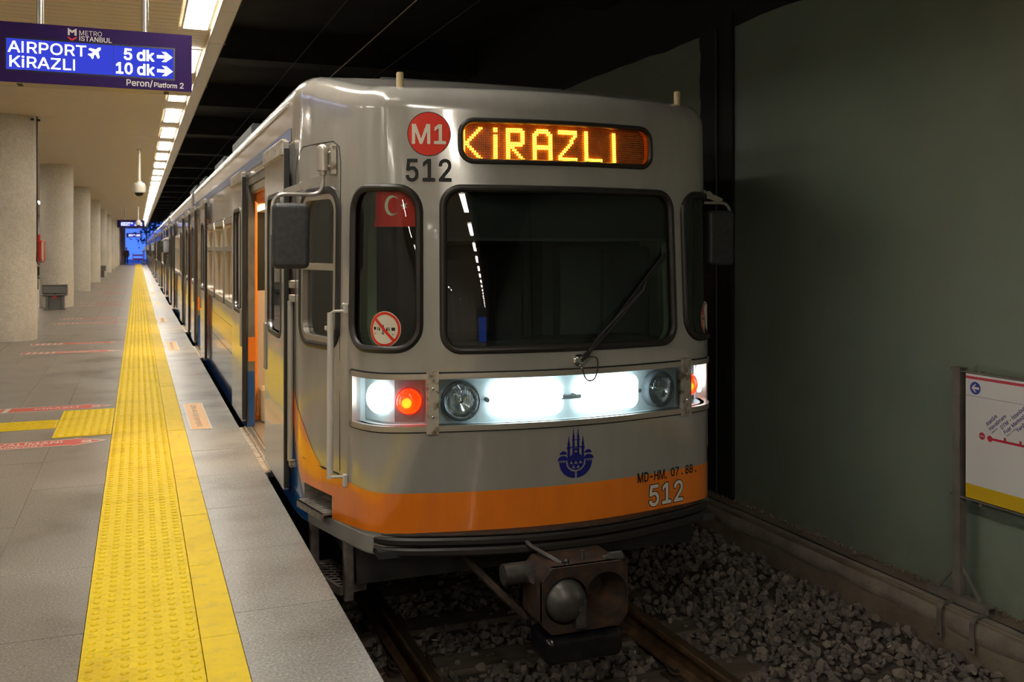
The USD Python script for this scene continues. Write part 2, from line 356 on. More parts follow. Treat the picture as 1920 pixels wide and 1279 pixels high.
# ------------------------------------------------------------------ the car's skin: plan curve (s along it, 0 at the nose) times height
TC, MID = 2.255, 18.2          # centre line, middle of a car
_h = [(0, 4.868), (.2, 4.876), (.4, 4.901), (.6, 4.938), (.8, 4.982), (.93, 5.019), (1.03, 5.074), (1.095, 5.165), (1.135, 5.28), (1.175, 5.42), (1.235, 5.64), (1.29, 5.86), (1.317, 6.02), (1.325, 6.2), (1.325, 6.5)]
_P = np.array([(-a, b) for a, b in _h[::-1]] + _h[1:])
_L = np.concatenate([[0], np.cumsum(np.hypot(*np.diff(_P, axis=0).T))]); _L -= _L[len(_h) - 1]
_t = np.linspace(_L[0], _L[-1], 4001); _x, _y = PchipInterpolator(_L, _P[:, 0])(_t), CubicSpline(_L, _P[:, 1])(_t)
_a = np.concatenate([[0], np.cumsum(np.hypot(np.diff(_x), np.diff(_y)))]); _a -= _a[2000]
SE = _a[-1]; S_OF_Y = lambda y: (y - 6.5) + SE
def plan(s):
    s = np.asarray(s, float); sc = np.clip(s, -SE, SE); ex = np.abs(s) - np.abs(sc); d = .012
    x = np.interp(sc, _a, _x); y = np.interp(sc, _a, _y) + ex
    lo, hi = np.clip(sc - d, -SE, SE), np.clip(sc + d, -SE, SE)
    tx = np.interp(hi, _a, _x) - np.interp(lo, _a, _x); ty = np.interp(hi, _a, _y) - np.interp(lo, _a, _y)
    l = np.maximum(np.hypot(tx, ty), 1e-9); n = np.stack([ty / l, -tx / l], -1); st = np.abs(s) > 2.35
    n[st] = np.stack([np.sign(s), 0 * s], -1)[st]
    return np.stack([x + TC, y], -1), n
ROLL = .14
def surf(s, z, off=0.):
    """z above 2.365 first climbs to where the roof's rounding starts there, then runs round it (3.365 = roof top)"""
    p, n = plan(s); z = np.asarray(z, float)
    k = np.clip((p[:, 1] - 5.05) / 1.2, 0, 1); k = k * k * (3 - 2 * k); zt = 2.37 + .19 * k
    t = np.clip(z - 2.365, 0, 1); lin = np.clip(t / .3, 0, 1); ang = np.clip((t - .3) / .7, 0, 1) * math.pi / 2
    zz = np.where(z <= 2.365, z, 2.365 + lin * (zt - 2.365)) + ROLL * np.sin(ang)
    ins = .045 * np.clip(np.minimum(zz, zt) - .9, 0, None) * np.clip(-n[:, 1], 0, None) + ROLL * (1 - np.cos(ang))
    q = p + n * (-ins)[:, None]
    q = np.concatenate([q, zz[:, None]], -1)
    if np.any(off):
        q = q + np.concatenate([n * np.cos(ang)[:, None], np.sin(ang)[:, None]], -1) * np.broadcast_to(off, (len(s),))[:, None]
    return q
def normal(s, z):
    e = .01
    a = surf(np.asarray(s) + e, z) - surf(np.asarray(s) - e, z); zc = np.where((z > 2.355) & (z < 2.68), 2.67, np.clip(z, None, 3.35)); b = surf(s, zc + e) - surf(s, zc - e)
    n = np.cross(a, b); l = np.linalg.norm(n, axis=1, keepdims=True); 
    return n / np.maximum(l, 1e-12)
SL = np.unique(np.round(np.concatenate([np.arange(-2.4, -1.6, .08), np.arange(-1.6, -.8, .03), np.arange(-.8, .8, .05), np.arange(.8, 1.6, .03), np.arange(1.6, 2.41, .08), [-SE, SE]]), 4))
ZL = np.array([-.2, .9, 2.365, 2.665] + [2.665 + .7 * k / 6 for k in range(1, 7)])
def wrap(poly, off=0., thick=0., ext=14.8):
    """a (s, z) shape laid on the skin, off outside it, thick inwards: vertices, faces, normals"""
    s0, z0, s1, z1 = poly.bounds
    ss = [s0 - 1] + [x for x in SL if s0 < x < s1] + [s1 + 1]; zs = [z0 - 1] + [x for x in ZL if z0 < x < z1] + [z1 + 1]
    V, Fc, n0 = [], [], 0
    for i in range(len(ss) - 1):
        col = poly.intersection(sbox(ss[i], z0 - 2, ss[i + 1], z1 + 2)) if len(ss) > 2 else poly
        if col.is_empty: continue
        for j in range(len(zs) - 1):
            c = col.intersection(sbox(ss[i], zs[j], ss[i + 1], zs[j + 1])) if len(zs) > 2 else col
            for g in getattr(c, "geoms", [c]):
                if g.geom_type != "Polygon" or g.area < 1e-9: continue
                tv, tf = trimesh.creation.triangulate_polygon(g, engine="earcut")
                V.append(tv); Fc.append(np.asarray(tf) + n0); n0 += len(tv)
    V, Fc = np.vstack(V), np.vstack(Fc)
    key = np.round(V, 5); u, inv = np.unique(key, axis=0, return_inverse=True); inv = np.ravel(inv); Fc = inv[Fc]
    Fc = Fc[(Fc[:, 0] != Fc[:, 1]) & (Fc[:, 1] != Fc[:, 2]) & (Fc[:, 0] != Fc[:, 2])]
    A = u[Fc]; ar = (A[:, 1, 0] - A[:, 0, 0]) * (A[:, 2, 1] - A[:, 0, 1]) - (A[:, 2, 0] - A[:, 0, 0]) * (A[:, 1, 1] - A[:, 0, 1])
    Fc[ar < 0] = Fc[ar < 0][:, ::-1]
    s, z = u[:, 0], u[:, 1]; P = surf(s, z, off); N = normal(s, z)
    if not thick: return P, Fc, N
    e = np.sort(np.vstack([Fc[:, [0, 1]], Fc[:, [1, 2]], Fc[:, [2, 0]]]), 1); d = np.vstack([Fc[:, [0, 1]], Fc[:, [1, 2]], Fc[:, [2, 0]]])
    _, idx, cnt = np.unique(e, axis=0, return_index=True, return_counts=True); rim = d[idx[cnt == 1]]
    Q = surf(s, z, off - thick); n = len(P); m = len(rim)
    RV = np.vstack([P[rim[:, 0]], P[rim[:, 1]], Q[rim[:, 1]], Q[rim[:, 0]]])
    rn = np.cross(P[rim[:, 1]] - P[rim[:, 0]], N[rim[:, 0]]); rn /= np.maximum(np.linalg.norm(rn, axis=1, keepdims=True), 1e-9)
    k = np.arange(m); RF = np.vstack([np.stack([k, k + 3 * m, k + 2 * m], 1), np.stack([k, k + 2 * m, k + m], 1)]) + 2 * n
    return np.vstack([P, Q, RV]), np.vstack([Fc, Fc[:, ::-1] + n, RF]), np.vstack([N, -N, rn, rn, rn, rn])
def on_skin(path, off=0.):
    path = np.asarray(path, float); return surf(path[:, 0], path[:, 1], off), normal(path[:, 0], path[:, 1])
def gasket(poly, w=.03, h=.022, off=0.):
    """rounded rubber profile that follows the outline of a (s, z) shape"""
    ring = poly.exterior; L = ring.length; N = int(L / .022)
    pts = np.array([ring.interpolate(L * k / N).coords[0] for k in range(N)]); p, n = on_skin(pts, off)
    prof = [(w * math.cos(a), h * math.sin(a) * (1 if math.sin(a) > 0 else .6)) for a in np.linspace(0, 2 * math.pi, 13)[:-1]]
    t = np.roll(p, -1, 0) - np.roll(p, 1, 0); t /= np.linalg.norm(t, axis=1, keepdims=True); b = np.cross(t, n); K = len(prof); prof = np.array(prof)
    v = (p[:, None] + prof[None, :, :1] * b[:, None] + prof[None, :, 1:] * n[:, None]).reshape(-1, 3)
    i, k = np.meshgrid(np.arange(N), np.arange(K), indexing="ij"); j, l = (i + 1) % N, (k + 1) % K
    f = np.concatenate([np.stack([i * K + k, i * K + l, j * K + l], -1).reshape(-1, 3), np.stack([i * K + k, j * K + l, j * K + k], -1).reshape(-1, 3)])
    m = trimesh.Trimesh(v, f, process=False)
    if m.volume < 0: m.invert()
    return m
def at_skin(s, z, off=0.):
    p, n = on_skin([(s, z)], off); return p[0], n[0]
def disc_skin(s, z, r, h, prof=None, n=28, off=0.):
    """a lathe whose axis is the skin's normal at (s, z)"""
    p, nn = at_skin(s, z, off); m = lathe(prof or [(0, 0), (r, 0), (r, h), (0, h)], n); m.apply_transform(rot_to(nn)); m.apply_translation(p); return m

# front openings (s, z)
WIND = rrect(-.715, .755, 1.045, 1.935, .10); WIND_L = rrect(-1.31, -.845, 1.055, 1.935, .13); WIND_R = rrect(.855, 1.325, 1.055, 1.935, .13)
DISP = rrect(-.615, .605, 2.085, 2.312, .075)
BAND = sbox(-1.295, .638, 1.295, .895)
CABWIN = rrect(-1.985, -1.51, 1.06, 1.915, .10); CABWIN_R = rrect(1.51, 1.985, 1.06, 1.915, .10)
STEP = sbox(-1.965, .035, -1.548, .17)
DOORS = [(7.10, 8.98), (14.90, 16.78)]; DZ0, DZ1 = -.02, 2.24
SWIN = [(9.98, 11.20), (11.36, 12.62), (12.80, 14.06)]; WZ0, WZ1 = 1.01, 1.91
YEND = 17.75

class Half:
    """adds the meshes of half a car under car, mirrored about the car's middle if asked"""
    def __init__(self, car, mirror): self.car, self.mirror = car, mirror
    def __call__(self, name, mesh, mat, parent=None, smooth=30, **kw):
        if self.mirror:
            v, f, n = arr(mesh, smooth); v = np.array(v, float); v[:, 1] = 2 * MID - v[:, 1]; f = np.asarray(f)[:, ::-1]
            if n is not None: n = np.array(n, float); n[:, 1] *= -1
            mesh = (v, f, n)
        return obj(name, mesh, mat, parent if parent is not None else self.car, smooth, **kw)

def ring(poly, w): return poly.buffer(w, quad_segs=8).difference(poly)
def half_car(car, mirror, front):
    A = Half(car, mirror)
    se = S_OF_Y(YEND); full = sbox(-se, -.06, se, 3.365)
    holes = [WIND, WIND_L, WIND_R, DISP, BAND, CABWIN, CABWIN_R] + ([STEP] if front else [])
    dholes, wholes = [], []
    for sg in (-1, 1):
        for y0, y1 in DOORS:
            a, b = sorted((sg * S_OF_Y(y0), sg * S_OF_Y(y1))); dholes.append(rrect(a, b, DZ0, DZ1, .09).union(sbox(a, DZ0, b, .6)))
        for y0, y1 in SWIN:
            a, b = sorted((sg * S_OF_Y(y0), sg * S_OF_Y(y1))); wholes.append(rrect(a, b, WZ0, WZ1, .09))
    shell = full.difference(unary_union(holes + dholes + wholes))
    A("body_shell", wrap(shell, 0, .045), "silver", label="glossy silver body panels of the car" if not mirror else None)
    # roof sheet between the two rounded edges
    ss = np.unique(np.concatenate([np.abs(SL[SL <= 0]), [se]])); ss = ss[ss > .02]
    Lp, Rp = surf(-ss, np.full(len(ss), 3.365)), surf(ss, np.full(len(ss), 3.365)); K = 9; u = np.linspace(0, 1, K)
    G = Lp[:, None] * (1 - u)[None, :, None] + Rp[:, None] * u[None, :, None]; w = Rp[:, 0] - Lp[:, 0]
    G[:, :, 2] += (.03 * np.clip(w / 2.4, 0, 1) ** 2)[:, None] * (1 - (2 * u - 1) ** 2)[None]
    ii, kk = np.meshgrid(np.arange(len(ss) - 1), np.arange(K - 1), indexing="ij"); q = np.stack([ii * K + kk, ii * K + kk + 1, (ii + 1) * K + kk + 1, (ii + 1) * K + kk], -1).reshape(-1, 4)
    A("roof_sheet", (G.reshape(-1, 3), np.vstack([q[:, [0, 1, 2]], q[:, [0, 2, 3]]])), "silver", smooth=True)
    # lining inside the skin
    lin = sbox(-se, .02, -2.32, 2.3).union(sbox(2.32, .02, se, 2.3)).difference(unary_union(dholes + wholes + [CABWIN, CABWIN_R]).buffer(.004))
    A("saloon_lining", wrap(lin, -.05, .02), "cream_inside")
    cabl = sbox(-2.3, -.02, 2.3, 2.36).difference(unary_union([WIND, WIND_L, WIND_R, CABWIN, CABWIN_R, DISP, BAND, STEP]).buffer(.012))
    A("cab_lining", wrap(cabl, -.05, .05), "green_lining", label="pale green cab lining seen at the window edges" if front else None)
    # livery laid on the skin
    sw = Polygon([(-2.30, .78), (-2.14, .64), (-1.965, .52), (-1.83, .40), (-1.68, .305), (-1.45, .297), (-1.12, .279), (-.63, .276), (-.27, .279), (.27, .279), (.63, .276), (1.12, .279), (1.45, .297), (1.68, .305), (1.83, .40), (1.965, .52), (2.14, .64), (2.30, .78),
                  (2.30, .58), (2.14, .37), (2.063, .24), (1.92, .12), (1.795, .045), (1.54, .04), (1.11, .062), (0, .064), (-1.11, .062), (-1.54, .04), (-1.795, .045), (-1.92, .12), (-2.063, .24), (-2.14, .37), (-2.30, .58)])
    sides = [sbox(-se, .58, -2.3, .78), sbox(2.3, .58, se, .78)]
    A("orange_band", wrap(unary_union([sw] + sides).difference(unary_union(dholes + [STEP])), .0025), "orange", label="orange livery band sweeping down round the nose")
    bl = Polygon([(-se, .49), (-2.4, .49), (-2.19, .33), (-2.05, .17), (-1.93, .05), (-1.84, -.015), (-1.87, -.055), (-se, -.055)])
    bl = unary_union([bl, affinity.scale(bl, -1, 1, origin=(0, 0))]).difference(unary_union(dholes + [STEP.buffer(.01)]))
    A("blue_band", wrap(bl, .0025), "blue", label="blue livery skirt below the orange band")
    st = unary_union([sbox(-se, 2.30, -2.33, 2.40), sbox(2.33, 2.30, se, 2.40)])
    A("header_stripe", wrap(st, .0025), "blue_grey", label="blue-grey stripe above the doors")
    # front panes
    for nm, wn in (("windscreen", WIND), ("corner_window", WIND_L), ("corner_window", WIND_R)):
        g = A(nm, wrap(wn.buffer(.012), -.012), "glass_front"); A("rubber_seal", gasket(wn, .021, .022), "rubber", g)
    for wn in (CABWIN, CABWIN_R):
        g = A("cab_side_window", wrap(wn.buffer(.004), -.02), "glass_cab"); s0, z0, s1, z1 = wn.bounds
        A("rubber_seal", gasket(wn.buffer(.028), .026, .02), "rubber", g)
        A("window_frame", wrap(ring(wn.buffer(-.022), .04), .012, .04), "alu", g)
        A("window_rail", wrap(sbox(s0 + .01, 1.475, s1 - .01, 1.515), .012, .04), "alu", g)
    # display
    A("display_board", wrap(DISP.buffer(.02), -.06), "led_board" if front else "cab_dark"); A("display_seal", gasket(DISP, .016, .018), "rubber")
    A("display_rim", wrap(ring(DISP.buffer(-.004), .006), -.002, .05), "display_edge")
    if front:
        A("display_glass", wrap(DISP.buffer(.004), -.008), "glass_lamp")
        led(A)
    # lamp band
    A("lamp_box", lampbox(), "lamp_white")
    fr = ring(BAND.buffer(-.006), .030)
    for s0, s1 in ((-1.32, -.808), (-.742, .80), (.872, 1.32)):
        for z0, z1 in ((.610, .640), (.893, .923)):
            A("lamp_frame_bar", wrap(sbox(s0, z0, s1, z1), .010, .03), "alu")
        A("lamp_shadow_gap", wrap(unary_union([sbox(s0, .6025, s1, .610), sbox(s0, .923, s1, .931)]), .003, .02), "rubber_dull")
    for s0 in (-1.32, 1.29): A("lamp_frame_end", wrap(sbox(s0, .610, s0 + .03, .923), .010, .03), "alu")
    for s0, s1 in ((-.808, -.742), (.80, .872)):
        p = A("lamp_post", wrap(sbox(s0, .598, s1, .938), .020, .045), "alu_worn")
        for z in (.69, .845): A("rivet", disc_skin((s0 + s1) / 2, z, .008, .004, [(0, 0), (.009, 0), (.007, .004), (0, .006)], 10, .02), "chrome", p)
    for s0, s1 in ((-1.292, -.808), (-.742, .80), (.872, 1.292)):
        A("lamp_cover", wrap(sbox(s0, .640, s1, .893), -.004), "glass_lamp")
    if front: lamps(A)
    # bumper: two black ribs with a brown ledge above
    bp = np.linspace(-1.10, 1.10, 61); nose = lambda s: .085 * np.cos(np.clip(s / 1.12, -1, 1) * math.pi / 2) ** .8
    def rib(z0, z1, extra, name, mat):
        p, n = plan(bp); o = nose(bp) + extra; v = []
        prof = [(-.05, z0), (o - .012, z0), (o, z0 + .012), (o, z1 - .012), (o - .012, z1), (-.05, z1)]
        for oo, zz in prof:
            q = p + n * np.broadcast_to(oo, len(bp))[:, None]; v.append(np.concatenate([q, np.full((len(bp), 1), zz)], 1))
        v = np.stack(v, 1); K = 6; N = len(bp)
        i, k = np.meshgrid(np.arange(N - 1), np.arange(K), indexing="ij"); l = (k + 1) % K
        f = np.stack([i * K + k, (i + 1) * K + k, (i + 1) * K + l, i * K + l], -1).reshape(-1, 4); f = np.vstack([f[:, [0, 1, 2]], f[:, [0, 2, 3]]])
        capf = np.array([(0, k, k + 1) for k in range(1, K - 1)]); f = np.vstack([f, capf, capf[:, ::-1] + (N - 1) * K])
        m = trimesh.Trimesh(v.reshape(-1, 3), f, process=False)
        if m.volume < 0: m.invert()
        A(name, m, mat)
    rib(.044, .062, -.012, "bumper_ledge", "rust"); rib(-.004, .042, .0, "bumper_rib", "rubber"); rib(-.058, -.010, .006, "bumper_rib", "rubber")
    # grey skirt under the sides of the nose
    for sg in (-1, 1):
        a, b = sorted((sg * 1.10, sg * 1.88)); A("nose_skirt", wrap(sbox(a, -.05, b, .036), .006, .03), "silver")
    # side windows and door leaves
    for sg in (-1, 1):
        X = TC + sg * 1.325
        for y0, y1 in SWIN:
            a, b = sorted((sg * S_OF_Y(y0), sg * S_OF_Y(y1))); wn = rrect(a, b, WZ0, WZ1, .09)
            g = A("side_window", wrap(wn.buffer(.004), -.028), "glass_side")
            A("window_frame", wrap(ring(wn.buffer(-.032), .058), .020, .045), "alu", g); A("rubber_seal", gasket(wn.buffer(.034), .010, .010), "rubber", g)
            A("window_rail", wrap(sbox(a + .02, 1.575, b - .02, 1.625), .014, .04), "alu", g)
        for y0, y1 in DOORS:
            op = sg < 0
            for k in (0, 1):
                w = .97; ya = (y0 - w + .13 if k == 0 else y1 - .09) if op else (y0 + .0 if k == 0 else y0 + .94); yb = ya + w if op else ya + .94
                o = .055 if op else .012; leaf(A, X, sg, ya, yb, o, (k == 0) )
            A("door_jamb", cat(bx(X - .03, X + .03, y0 - .02, y0 + .05, -.02, DZ1), bx(X - .03, X + .03, y1 - .05, y1 + .02, -.02, DZ1), bx(X - .03, X + .03, y0, y1, DZ1 - .07, DZ1)).apply_translation((-sg * .033, 0, 0)), "rubber" if not op else "post_steel")
            A("door_sill", cat(bx(X - .12, X + .03, y0, y1, -.06, -.022), bx(X - .05, X - .035, y0, y1, -.025, -.012), bx(X - .0, X + .012, y0, y1, -.025, -.012)).apply_translation((-sg * .02, 0, 0)), "alu_worn")
            if op:
                for nm, za, zb, mt in (("orange_band", .58, .80, "orange"), ("blue_band", -.01, .49, "blue")): A(nm, bx(X + .003, X + .062, y1 - .0525, y1 - .0495, za, zb), mt)
                A("door_header", bx(X - sg * .06 - .04, X - sg * .06 + .04, y0, y1, 2.10, 2.24, .01), "alu")
    # inside
    A("saloon_floor", bx(TC - 1.28, TC + 1.28, 6.25, 18.15, -.09, -.022), "floor_inside")
    A("saloon_ceiling", bx(TC - 1.24, TC + 1.24, 6.3, 18.15, 2.26, 2.30), "cream_inside")
    for x in (TC - .45, TC + .45): A("ceiling_lamp", bx(x - .06, x + .06, 6.45, 17.6, 2.225, 2.259, .01), "saloon_lamp")
    part = sbox(TC - 1.24, .0, TC + 1.24, 2.27).difference(sbox(TC - .38, .95, TC + .30, 1.85))
    pt = A("cab_partition", extr(part, .04, axes((0, 6.32, 0), (1, 0, 0), (0, 0, 1))), "cab_panel"); A("partition_blind", bx(TC - .39, TC + .31, 6.33, 6.345, .94, 1.86), "blind", pt)
    for y in ((9.35, 6.95, 14.72, 16.95)):
        A("grab_pole", cat(cyl((1.035, y, -.02), (1.035, y, 2.26), .028), cyl((1.035, y, -.02), (1.035, y, .02), .045)), "pole_orange", label="orange grab pole standing inside the doorway")
    [A("door_screen", bx(.99, 1.42, q, q + .03, .15, 1.2), "cream_inside") for q in (9.4, 6.9)]
    A("equipment_box", bx(1.07, 1.38, 9.1, 9.36, -.02, .30, .02), "cream_inside")
    A("header_panel", cat(bx(1.0, 1.30, 7.1, 9.0, 2.02, 2.25, .02)), "orange_inside", label="orange panel over the inside of the door")
    for sg in (-1, 1):
        for y in (9.9, 11.1, 12.3, 13.5):
            xa, xb = sorted((TC + sg * .42, TC + sg * 1.2))
            st_ = A("bench_seat", bx(xa, xb, y - .22, y + .22, .30, .42, .03), "orange_inside"); A("seat_back", bx(xa, xb, y + .20, y + .27, .40, .95, .03), "orange_inside", st_)
            A("seat_foot", bx(xa + .25, xb - .25, y - .08, y + .08, -.02, .31, .02), "cab_grey", st_)
    if front: cab(A)
    # below the floor
    A("floor_frame", bx(TC - 1.1, TC + 1.1, 5.35, 18.1, -.30, -.09), "underframe")
    for x0, x1, y0, y1, z0 in ((1.0, 1.75, 6.9, 9.4, -.62), (2.75, 3.5, 6.9, 9.4, -.62), (1.02, 3.45, 13.2, 16.6, -.66)): A("equipment_case", bx(x0, x1, y0, y1, z0, -.28, .03), "underframe")
    A("side_plate", cat(extr(Polygon([(5.62, -.05), (6.75, -.05), (6.75, -.62), (6.1, -.62)]), .02, axes((1.22, 0, 0), (0, 1, 0), (0, 0, 1)))), "underframe")
    bogie(A, 10.6)
    # roof
    A("roof_case", bx(1.27, 3.25, 7.25, 9.3, 2.68, 2.905, .015), "roof_box", label="dark grey equipment case on the front of the roof")
    A("roof_case", cat(bx(1.22, 3.2, 11.3, 13.7, 2.68, 3.05, .02)), "roof_box"); A("roof_case", bx(1.22, 3.25, 15.2, 16.9, 2.68, 3.02, .02), "roof_box")
    A("roof_case_lid", bx(1.75, 3.28, 7.22, 9.3, 2.905, 2.93, .006), "roof_box")
    for s, zq in ((-.98, 3.30), (1.0, 3.30)):
        p, n = at_skin(s, zq); A("marker_stub", cat(cyl(p - [0, 0, .02], p + [0, 0, .075], .021, 14), cyl(p + [0, 0, .073], p + [0, 0, .08], .018, 14)), "sign_metal")
    # drip rail and joint at the articulation
    A("roof_edge_rail", wrap(unary_union([sbox(-se, 2.64, -2.5, 2.68), sbox(2.5, 2.64, se, 2.68)]), .005, .02), "silver")
    handles(A, front)

def leaf(A, X, sg, ya, yb, o, first):
    """one door leaf"""
    T = axes((X + sg * o, 0, 0), (0, 1, 0), (0, 0, 1)); th = .032
    z0, z1 = .045, 2.30; wy0, wy1 = ya + .13, yb - .17
    wn = rrect(wy0, wy1, 1.02, 1.965, .09); out = rrect(ya, yb, z0, z1, .012)
    m = extr(out.difference(wn), th, T)
    lf = A("door_leaf", m, "silver", label=None)
    T2 = axes((X + sg * o + (-.004 if sg < 0 else th - .01), 0, 0), (0, 1, 0), (0, 0, 1))
    A("leaf_seal", extr(ring(wn.buffer(-.015), .03), .014, T2), "rubber", lf)
    A("leaf_pane", extr(wn.buffer(.002), .006, axes((X + sg * o + .02, 0, 0), (0, 1, 0), (0, 0, 1))), "glass_side", lf)
    for y in (ya - .022, yb): A("edge_rubber", bx(X + sg * o + .002, X + sg * o + th + .004, y, y + .022, z0 + .02, z1 - .05, .005), "rubber_dull", lf)
    yy = yb - .05 if first else ya + .05
    xo = X + sg * o + (-.012 if sg < 0 else th)
    A("pull_plate", bx(xo, xo + .014, yy - .04, yy + .04, .72, 1.06, .005), "alu", lf)
    A("top_guide", bx(X + sg * o - (.018 if sg < 0 else -th), X + sg * o + th, ya + .01, yb - .01, z1 - .10, z1 + .012, .012), "alu_worn", lf)

def bogie(A, yc):
    b = A("bogie_frame", cat(bx(1.45, 3.06, yc - .25, yc + .25, -.58, -.36, .04), bx(1.22, 1.38, yc - 1.35, yc + 1.35, -.55, -.38, .03), bx(3.13, 3.29, yc - 1.35, yc + 1.35, -.55, -.38, .03)), "underframe")
    for y in (yc - .95, yc + .95):
        w = lathe([(0, -.065), (.30, -.065), (.328, -.05), (.328, .045), (.36, .055), (.36, .07), (0, .075)], 28)
        for sx, fl in ((1.52, 1), (2.99, -1)):
            m = w.copy(); m.apply_transform(rot_to((fl, 0, 0))); m.apply_translation((sx - .005 * fl, y, -.40)); A("wheel", m, "rail_side", b)
        A("axle", cyl((1.5, y, -.40), (3.0, y, -.40), .07), "underframe", b)
GLYPH = {
 "K": ["##......##", "##.....##.", "##....##..", "##...##...", "##..##....", "##.##.....", "####......", "####......", "##.##.....", "##..##....", "##...##...", "##....##..", "##.....##.", "##......##"],
 "i": ["##", "##", "..", "##", "##", "##", "##", "##", "##", "##", "##", "##", "##", "##"],
 "R": ["########.", "#########", "##.....##", "##.....##", "##.....##", "##.....##", "#########", "########.", "####.....", "##.##....", "##..##...", "##...##..", "##....##.", "##.....##"],
 "A": ["..######..", ".########.", "###....###", "##......##", "##......##", "##......##", "##......##", "##########", "##########", "##......##", "##......##", "##......##", "##......##", "##......##"],
 "Z": ["##########", "##########", "........##", ".......##.", "......##..", "......##..", ".....##...", "....##....", "...##.....", "..##......", ".##.......", "##........", "##########", "##########"],
 "L": ["##........"] * 12 + ["##########"] * 2, "I": ["##"] * 14}
LED_AT = [("K", -.605), ("i", -.411), ("R", -.339), ("A", -.177), ("Z", -.012), ("L", .157), ("I", .358)]
def led(A):
    P0, PZ = .01257, .0131; on = set()
    for ch, s in LED_AT:
        c0 = round((s + .605) / P0)
        for r, row in enumerate(GLYPH[ch]):
            for c, q in enumerate(row):
                if q == "#": on.add((c0 + c, r + 1))
    lit, off = [], []
    for c in range(0, 96):
        for r in range(0, 17):
            s, z = -.603 + c * P0, 2.288 - r * PZ
            if not DISP.buffer(-.004).contains(Point(s, z)): continue
            (lit if (c, r) in on else off).append((s, z))
    base = trimesh.creation.icosphere(1, 1.0)
    def dots(l, r, h):
        l = np.array(l); p = surf(l[:, 0], l[:, 1], -.052); n = normal(l[:, 0], l[:, 1]); v = p[:, None] + base.vertices[None] * r; v += 0
        f = base.faces[None] + (np.arange(len(l)) * len(base.vertices))[:, None, None]
        return v.reshape(-1, 3), f.reshape(-1, 3), None
    A("led_lettering", dots(lit, .0060, 1), "led_on", label="lit amber dots spelling KİRAZLI", kind="stuff"); A("led_unlit", dots(off, .0028, 1), "led_off", label="faintly glowing unlit dots", kind="stuff")

def lampbox():
    """the tray behind the lamp covers"""
    a = wrap(BAND.buffer(.012, join_style=2), -.085); ps = []
    for z in (.634, .899): ps.append(wrap(sbox(-1.30, z - .004, 1.30, z + .004), -.005, .08))
    for s in (-1.30, -.775, .835, 1.30): ps.append(wrap(sbox(s - .004, .634, s + .004, .899), -.005, .08))
    V, F_, N, n0 = [], [], [], 0
    for v, f, n in [a] + ps: V.append(v); F_.append(f + n0); N.append(n); n0 += len(v)
    return np.vstack(V), np.vstack(F_), np.vstack(N)

def lamps(A):
    # fluorescent tubes of the middle strip
    for s0, s1 in ((-.455, -.018), (.072, .50)):
        A("strip_light", wrap(rrect(s0, s1, .668, .868, .06), -.040, .014), "tube_white")
        for s in (s0 - .012, s1 + .012): p, n = at_skin(s, .765, -.06); A("tube_holder", cyl(p - n * .02, p + n * .02, .012), "cab_grey")
    p, n = at_skin(.027, .765, -.03); q, _ = at_skin(-.03, .765, -.03); r_, _ = at_skin(.085, .765, -.03); A("tube_bracket", tube([q, p, r_], .012, 8), "cab_grey")
    # corner lamps
    for s in (-1.115, 1.164):
        p, n = at_skin(s, .785, -.045); A("corner_bulb", disc_skin(s, .782, 0, 0, [(0, 0), (.085, 0), (.088, .008), (.08, .020), (.05, .028), (0, .032)], 28, -.060), "bulb_white", smooth=50)
        a, b = (-1.29, -.995) if s < 0 else (1.05, 1.29)
        A("corner_reflector", wrap(sbox(a, .650, b, .885), -.078), "lamp_white")
    # red lamps
    for s in (-.905, .925):
        prof = [(0, 0), (.066, 0), (.070, .012), (.066, .030), (.05, .045), (.025, .052), (0, .054)]
        l = A("red_lamp", disc_skin(s, .768, 0, 0, prof, 30, -.062), "red_lens", label="glowing red round lamp", smooth=40); p, n = at_skin(s - .012, .760, -.036)
        A("bulb", sph(p, .027), "bulb_red", l); A("lamp_ring", disc_skin(s, .768, 0, 0, [(.064, 0), (.076, 0), (.074, .016), (.068, .018), (.064, .01)], 30, -.064), "decal_red2", l)
        c, d = (-1.0, -.815) if s < 0 else (.87, 1.03); A("red_tray", wrap(sbox(c, .650, d, .885), -.080), "tray_pink")
    # headlamps
    for s in (-.614, .663):
        h = A("headlamp", disc_skin(s, .765, 0, 0, [(.094, 0), (.108, 0), (.108, .05), (.101, .056), (.094, .05)], 40, -.075), "lamp_housing")
        A("reflector_bowl", disc_skin(s, .765, 0, 0, [(.0, .0), (.03, .004), (.06, .014), (.085, .032), (.094, .046), (.096, .046), (.086, .03), (.06, .011), (.03, .001), (0, -.004)], 40, -.072), "lamp_reflector", h)
        A("bulb_cap", disc_skin(s, .765, 0, 0, [(0, 0), (.016, 0), (.014, .02), (0, .026)], 16, -.066), "chrome", h)
        A("lens", disc_skin(s, .765, 0, 0, [(.094, 0), (.07, .010), (.04, .016), (0, .018)], 40, -.024), "glass_lamp", h, smooth=50)
        p, n = at_skin(s, .765, -.016); flutes = []
        for k in range(-5, 6):
            hh = .085 * math.sqrt(max(0, 1 - (k / 6.2) ** 2)); a, _ = at_skin(s + k * .013, .765 + hh * .85, -.018); b, _ = at_skin(s + k * .013, .765 + hh * .05, -.012)
            flutes.append(tube([a, b], .0022, 5))
        A("lens_flutes", cat(flutes), "lens_glass", h)

def skin_text(A, name, text, s, z, width, height, mat, bold=True, off=.004, **kw):
    p = affinity.translate(text_poly(text, height, bold, width), s, z); return A(name, wrap(p, off), mat, **kw)

